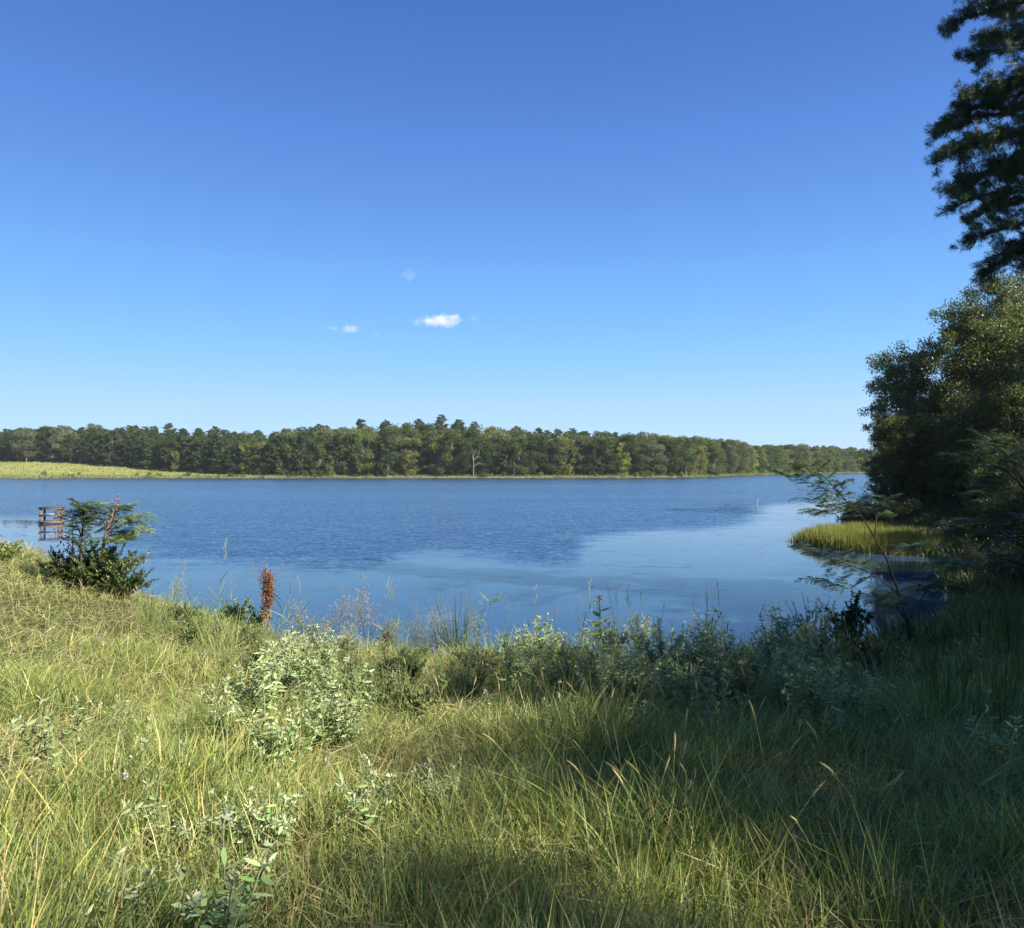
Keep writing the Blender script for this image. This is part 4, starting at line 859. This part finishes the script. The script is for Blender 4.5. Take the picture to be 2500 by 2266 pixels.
for k in range(14): AK.put(spot(rng.uniform(575, 960), rng.uniform(1165, 1225), .8), rng.uniform(0, 6), SC[0]*rng.uniform(.6, .8), 'airy seeded weed in the ragged fringe left of the centre', 'airy weeds of the water side fringe', 'dried weed')
GR = [(.07, .11, .03), (.10, .15, .04), (.05, .075, .025), (.17, .2, .06)]
def put1(o, xd, yd, h, lab, cat='shrub', rz=0): o.location = spot(xd, yd, h); o.scale = (SC[0],)*3; o.rotation_euler.z = rz; tag(o, lab, cat); return o
put1(leafy(1.25, 1.9, 33, 3900, .06, .42, GR, [4, 3, 3, 1]), 190, 1040, 1.3, 'dark leafy bush on the left bank crest before the wooden frame')
put1(leafy(1.3, 1.80, 28, 3300, .07, .36, [(.12, .15, .06), (.08, .12, .04), (.2, .19, .09)], [3, 3, 1.5], droop=.7), 205, 1045, 1.3, 'tangled grey green bush behind the main left bush')
put1(leafy(.95, 1.44, 20, 1950, .06, .42, GR, [5, 3, 3, .5]), 245, 1090, .95, 'dark bush with drooping leaves right of the main left bush')
put1(leafy(.95, 1.32, 20, 1800, .05, .42, GR, [3, 4, 2, 1]), 125, 1060, .95, 'green leafy bush left of the main left bush')
put1(leafy(.7, 1.2, 14, 900, .05, .5, [(.15, .21, .05), (.2, .25, .07)], [1, 1]), 8, 1045, .75, 'rounded green bush at the left edge of the bank crest')
put1(leafy(.9, .8, 14, 900, .055, .45, [(.13, .2, .07), (.22, .3, .12), (.07, .11, .04)], [3, 2, 2]), 465, 1150, .9, 'glossy green shrub left of the rusty dock')
put1(leafy(.8, .6, 9, 500, .05, .4, [(.10, .16, .06), (.2, .27, .1)], [3, 2]), 505, 1160, .8, 'green shrub immediately behind the dock')
put1(leafy(.65, .3, 5, 220, .035, .5, [(.25, .33, .08)], [1]), 752, 1215, .65, 'slim bright green herb left of the rushes', 'herb')
put1(leafy(1.3, 1.1, 16, 1400, .05, .2, [(.16, .21, .09), (.10, .14, .06)], [2, 2]), 1600, 1145, 1.25, 'narrow leaved willow like shrub against the water at the right')
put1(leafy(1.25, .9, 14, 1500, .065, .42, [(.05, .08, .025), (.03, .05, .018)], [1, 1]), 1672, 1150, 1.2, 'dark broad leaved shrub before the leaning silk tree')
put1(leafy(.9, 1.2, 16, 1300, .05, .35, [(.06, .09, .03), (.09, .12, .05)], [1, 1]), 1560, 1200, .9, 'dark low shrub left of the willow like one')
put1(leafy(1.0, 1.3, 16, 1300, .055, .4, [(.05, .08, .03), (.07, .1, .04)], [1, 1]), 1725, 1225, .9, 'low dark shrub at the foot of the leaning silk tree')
put1(leafy(1.1, .5, 8, 420, .045, .4, [(.12, .16, .06), (.08, .12, .05)], [1, 1]), 1205, 1185, 1.0, 'slender leafy herb between milkweed and airy plumes', 'herb')
o = leafy(.9, .35, 6, 160, .05, .3, [(.24, .15, .08), (.3, .2, .11)], [1, 1], 'dead_herb', mat=M_dry); put1(o, 130, 1050, 1.1, 'brown withered herb rising left of the bush top', 'dead herb')

# silk trees with feathery twice-divided leaves
def fronds(c, b, P, D, L, col, npin=9, nlf=11):
    """twice-divided leaves: rachis, paired pinnae, rows of leaflets"""
    n = len(P); up = np.array([0, 0, 1.]); side = unit(np.cross(D, up)+rng.normal(0, .2, (n, 3))); L = np.broadcast_to(L, (n,))
    B = np.tile([[0, 0, -.35]], (n, 1))*L[:, None]
    b.strips(P, D, side, L, .004, B, (1, 1, .7, .4), np.tile([[.10, .12, .05]], (n, 1)))
    t = np.linspace(.22, .98, npin); c0 = P[:, None]+D[:, None]*(L[:, None]*t)[..., None]+B[:, None]*(t**2)[:, None]
    for s_ in (-1, 1):
        pd = unit(side[:, None]*s_+D[:, None]*(.35+.5*t)[:, None]+rng.normal(0, .12, (n, npin, 3))+np.array([0, 0, -.12]))
        pl = (L[:, None]*.36*np.sin(np.pi*(.25+.62*t))[None])
        q0 = c0.reshape(-1, 3); pd = pd.reshape(-1, 3); pl = pl.reshape(-1)
        u = np.linspace(.1, 1, nlf); q = q0[:, None]+pd[:, None]*(pl[:, None]*u)[..., None]+np.array([0, 0, -.25])*(pl[:, None]*u**2)[..., None]
        sd_ = unit(np.cross(pd, up)+rng.normal(0, .15, pd.shape))
        cc = np.repeat(np.repeat(jcol(col, n, .2), npin, 0), nlf, 0)*rng.uniform(.8, 1.2, (len(q0)*nlf, 1))
        for s2 in (-1, 1):
            ld = unit(sd_*s2+pd*.6)[:, None]+np.zeros((1, nlf, 1)); ld = ld.reshape(-1, 3); lw = pl.mean()/nlf*1.7
            c.leaves(q.reshape(-1, 3), ld, np.repeat(pd, nlf, 0), .3*np.repeat(pl, nlf)*.85, lw, cc, 0)
def silk_tree(name, branches, leafc, tr, twigc=(.045, .036, .027), L=(.22, .34), dens=5.5, lab='', loc=None):
    r = empty(name, loc); o0 = np.array(loc)
    tb = MB(); tb.tube(np.array(tr)-o0, np.linspace(.03, .012, len(tr)), twigc, 7); tb.build('trunk', M_bark, r)
    for pts, st in branches:
        p = np.array(pts)-o0; n = len(p); b = MB(); c = MB(); tt = np.linspace(0, 1, n); q = np.linspace(0, 1, 12); cc = np.stack([np.interp(q, tt, p[:, k]) for k in range(3)], 1)
        b.tube(cc, np.linspace(.014, .004, 12), twigc, 5); ln = np.linalg.norm(np.diff(cc, axis=0), axis=1).sum(); m = max(6, int(ln*dens*(1-st)*3.2))
        t = np.linspace(st, 1, m); P = np.stack([np.interp(t, tt, p[:, k]) for k in range(3)], 1); ax = unit(p[-1]-p[-2])
        a = np.arange(m)*2.4; D = unit(ax*.55+np.stack([np.cos(a), np.sin(a), .45+.35*np.sin(a*1.7)], 1)); fronds(c, b, P, D, rng.uniform(L[0], L[1], m), leafc)
        bo = b.build('branch', M_bark, r); c.build('fronds', M_leaf, bo, False)
    tag(r, lab, 'silk tree')
def A(l, d): return [at(x, y, d+dd) for x, y, dd in l]
bx, by, bz = spot(1798, 1262, .25)
print('silk base', bx, by, bz)
dS = by; sg = (.085, .135, .055)
trk = [np.array([bx, by, bz-.1])]+A([(1785, 1225, 0), (1770, 1170, 0), (1745, 1100, 0), (1722, 1060, 0)], dS)
silk_tree('silk_tree', [
    (A([(1722, 1060, 0), (1700, 1020, 0), (1665, 985, -.1), (1610, 955, -.2), (1535, 932, -.3)], dS), .25), (A([(1700, 1020, 0), (1650, 1000, .4), (1590, 975, .6)], dS), .3), (A([(1665, 985, 0), (1620, 935, -.5), (1560, 915, -.7)], dS), .2), (A([(1680, 1000, 0), (1640, 1012, -.4), (1600, 1000, -.7)], dS), .3),
    (A([(1722, 1060, 0), (1725, 1010, .2), (1740, 985, .3)], dS), .4), (A([(1745, 1100, 0), (1790, 1075, .5), (1840, 1080, .9)], dS), .3),
    (A([(1770, 1170, 0), (1720, 1130, -.4), (1650, 1105, -.8), (1582, 1082, -1)], dS), .35), (A([(1720, 1130, -.4), (1670, 1160, -.6), (1620, 1140, -.7)], dS), .4),
    (A([(1770, 1170, 0), (1840, 1150, .6), (1900, 1160, 1.0)], dS), .2), (A([(1785, 1225, 0), (1850, 1120, .8), (1890, 1105, 1.4)], dS), .3), (A([(1785, 1225, 0), (1760, 1190, -.5), (1720, 1180, -.8)], dS), .3)],
    sg, trk, lab='dark silk tree sapling leaning left over the water at the right', loc=(bx, by, bz), L=(.3, .46), dens=5)
# a bigger silk tree at the right edge
bx, by, bz = spot(2075, 1290, .3); dS = by+.0
trk = [np.array([bx, by, bz-.1])]+A([(2060, 1180, 0), (2045, 1080, 0), (2030, 980, .2)], dS)
silk_tree('silk_tree', [(A([(2030, 980, .2), (1990, 930, 0), (1940, 905, 0), (1895, 900, 0)], dS), .2), (A([(2030, 980, 0), (1990, 900, .3), (1930, 860, .4)], dS), .3), (A([(2045, 1080, 0), (1980, 1010, 0), (1920, 960, 0)], dS), .2),
    (A([(2050, 1100, 0), (1990, 1060, .3), (1930, 1030, .3), (1860, 1045, .4)], dS), .2), (A([(2055, 1130, 0), (1980, 1100, -.3), (1910, 1085, -.3)], dS), .2), (A([(2045, 1080, 0), (2010, 960, .5), (1980, 890, .7)], dS), .2)],
    (.05, .09, .04), trk, lab='silk tree with drooping feathery leaves in shade at the right edge', loc=(bx, by, bz), L=(.28, .42), dens=5)
# two saplings on the left bank
def base_of(xd, yd, h): return spot(xd, yd, h)
bx, by, bz = spot(160, 1090, .8); trk = [np.array([bx, by, bz-.05])]+A([(160, 1080, 0), (163, 1040, 0), (165, 1000, 0)], by)
silk_tree('silk_tree', [(A([(161, 1085, 0), (163, 1040, 0), (165, 1000, 0)], by), .0), (A([(163, 1035, 0), (172, 1010, .1), (182, 1002, .1)], by), .2), (A([(162, 1060, 0), (150, 1030, .1), (148, 1012, .1)], by), .2)], (.13, .19, .07), trk, lab='upright silk tree sapling standing behind the left bush', loc=(bx, by, bz), L=(.3, .5), dens=10)
bx, by, bz = spot(205, 1090, .8); trk = [np.array([bx, by, bz-.05])]+A([(205, 1075, 0), (212, 1045, 0)], by)
silk_tree('silk_tree', [(A([(212, 1045, 0), (235, 1020, 0), (262, 1012, 0), (280, 1030, 0)], by), .25), (A([(212, 1045, 0), (225, 1010, 0), (245, 1000, 0)], by), .3), (A([(208, 1060, 0), (235, 1045, .2), (270, 1050, .2)], by), .2), (A([(206, 1068, 0), (215, 1035, .2), (205, 1018, .2)], by), .2), (A([(206, 1072, 0), (230, 1062, -.2), (250, 1060, -.3)], by), .2)], (.15, .22, .08), trk, lab='spreading silk tree sapling at the right of the left bush', loc=(bx, by, bz), L=(.3, .48), dens=9)
x, y, z = spot(205, 1100, .75); r = empty('dead_sapling', (x, y, z)); b = MB(); o0 = np.array([x, y, z])
b.tube(np.array(A([(200, 1095, 0), (210, 1048, 0), (220, 1020, 0), (229, 985, 0)], y))-o0, [.02, .02, .014, .008], (.25, .15, .11), 5); b.build('stem', M_bark, r)
c = MB(); m = 60; D = rdir(m); c.leaves(np.array(A([(229, 989, 0)], y))[0]-o0+rng.normal(0, 1, (m, 3))*[.035, .035, .1], D, perp(D), .045, .02, pick([(.2, .1, .06), (.28, .17, .1)], [1, 1], m)); c.build('dead_leaves', M_dry, r)
D = rdir(150); c = MB(); q = rng.random(150)[:, None]; pp = np.array(A([(205, 1070, 0), (221, 1018, 0)], y))-o0; c.leaves(pp[0]*(1-q)+pp[1]*q+rng.normal(0, .06, (150, 3)), D, perp(D), .06, .02, pick([(.3, .2, .15), (.22, .15, .12)], [1, 1], 150)); c.build('dry_vine', M_dry, r)
tag(r, 'reddish brown dead stem slanting up behind the left bush', 'dead stem')
x, y, z = spot(142, 1100, .6); r = empty('dead_sapling', (x, y, z)); b = MB(); b.tube([(0, 0, -.1), (.02, 0, .7), (0, 0, 1.35)], [.014, .012, .006], (.42, .38, .33), 5); b.build('stem', M_bark, r)
m = 80; D = rdir(m); c = MB(); c.leaves(np.array([0, 0, .95])+rng.normal(0, 1, (m, 3))*[.12, .12, .09], D, perp(D), .09, .03, pick([(.33, .17, .1), (.22, .12, .08)], [1, 1], m)); c.build('dead_leaves', M_dry, r)
tag(r, 'pale thin dead stem with brown leaves beside the wooden frame', 'dead stem')
# divided leaf right of the rushes
x, y, z = spot(965, 1165, 1.2); r = empty('sumac_sprout', (x, y, z)); r.scale = (SC[0],)*3; b = MB(); c = MB(); b.tube([(0, 0, -.05), (-.02, 0, .6), (0, 0, 1.05)], [.007, .006, .004], (.2, .2, .1), 4)
for a in (0.3, 2.2, -1.2, .9):
    d = unit(np.array([math.cos(a), math.sin(a)*.6, .55])); t = np.linspace(.25, 1, 8)
    b.tube([np.array([0, 0, 1.0]), np.array([0, 0, 1.0])+d*.14, np.array([0, 0, .98])+d*.26], [.003, .002, .001], (.2, .25, .1), 3)
    for s_ in (-1, 1):
        P = np.array([0, 0, 1.0])+d*(.26*t)[:, None]; sdv = unit(np.cross(d, [0, 0, 1.])); D = unit(np.tile(sdv*s_+d*.7, (8, 1))); lance(c, P, D, unit(np.cross(D, [0, 0, 1.])), .08*np.sin(np.pi*(.2+.7*t)), .02, D*0+np.array([0, 0, -.02]), jcol((.16, .26, .10), 8))
b.build('stem', M_leaf, r); c.build('leaflets', M_leaf, r); tag(r, 'fresh green feather leaved sprout right of the rushes', 'sprout')
# little white flower head
x, y, z = spot(245, 1558, .2); r = empty('white_flower', (x, y, z)); r.scale = (SC[0]*1.5,)*3; b = MB(); b.tube([(0, 0, 0), (.005, 0, .2)], [.0015, .0012], (.15, .2, .06), 3); b.build('stem', M_leaf, r); m = 160; D = rdir(m); c = MB(); c.leaves(np.array([.005, 0, .2])+D*.004, D, perp(D), .012, .004, jcol((.75, .75, .72), m, .05)); c.build('flower_head', M_weed, r); tag(r, 'tiny round white flower in the grass at the lower left', 'flower')

# ------------------------------------------------------------------ wooden frame standing in the water
u, v = uv(102, 1031); d = 4/-v; fx_, fy_ = u*d, d; r = empty('wooden_frame', (fx_, fy_, 0), .12); wc = (.13, .085, .058); print('frame', fx_, fy_)
k = .50794*d/F_PX; Wf = 35*k; Hf = 31*k; Df = .5
for sx in (-1, 1):
    for sy in (-1, 1):
        b = MB(); b.box((sx*(Wf/2-.05), sy*Df/2, Hf/2-.5), (.11, .1, Hf+1.0), np.array(wc)*rng.uniform(.85, 1.2), 0, .006); b.build('post', M_wood, r, False)
for z, th in ((Hf-.02, .1), (Hf*.55, .09), (.13, .16)):
    for sy in (-1, 1):
        b = MB(); b.box((0, sy*(Df/2+.08), z), (Wf+.16, .05, th), np.array(wc)*rng.uniform(.9, 1.5), 0, .008); b.build('rail', M_wood, r, False)
    for sx in (-1, 1):
        b = MB(); b.box((sx*(Wf/2+.03), 0, z-.03), (.05, Df+.1, th), np.array(wc)*rng.uniform(.8, 1.1), 0, .006); b.build('side_rail', M_wood, r, False)
b = MB(); b.box((0, 0, Hf+.045), (Wf+.2, Df+.25, .03), (.12, .07, .045), 0, .004); b.build('top_board', M_wood, r, False)
b = MB(); b.tube([(Wf*.2, -.2, 0), (Wf*.24, -.2, Hf*.6), (Wf*.3, -.2, Hf)], [.02, .02, .01], (.08, .06, .04), 5); b.build('loose_stick', M_wood, r)
b = MB(); b.box((-.1, 0, Hf*.55+.075), (Wf*.6, Df*.6, .05), (.45, .42, .36), .1, .02); b.build('pale_slab', M_wood, r, False)
tag(r, 'open brown wooden frame of posts and rails standing in the water at the left', 'wooden frame')
for K in list(SK.values())+[BK, TK, WK, FK, RK, AK]: K.prune()

# ------------------------------------------------------------------ place words for members of small groups
ORD = 'first second third fourth fifth sixth seventh eighth ninth tenth eleventh twelfth thirteenth fourteenth fifteenth sixteenth seventeenth eighteenth nineteenth twentieth'.split()
groups = {}
for o in COL.objects:
    if o.parent is None and o.get('group') and 'outside' not in o['group']: groups.setdefault((o['group'], o['label']), []).append(o)
for (g_, l_), os_ in groups.items():
    if 1 < len(os_) <= 20 and len(l_.split()) <= 12:
        for i, o in enumerate(sorted(os_, key=lambda o: o.location.x/max(.1, o.location.y))): o['label'] = l_+', '+ORD[i]+' from left'

# ------------------------------------------------------------------ thin summer haze over the lake
def haze():
    hb = MB(); hb.box((0, 1400, 24), (9000, 6800, 64), (1, 1, 1)); m = bpy.data.materials.new('haze'); m.use_nodes = True; N = m.node_tree.nodes; N.remove(N['Principled BSDF'])
    v = N.new('ShaderNodeVolumePrincipled'); v.inputs['Color'].default_value = (.80, .9, 1, 1); v.inputs['Density'].default_value = .00009; v.inputs['Anisotropy'].default_value = 0
    m.node_tree.links.new(v.outputs[0], N['Material Output'].inputs['Volume'])
    o = hb.build('haze', m, None, False); tag(o, kind='stuff')
haze()
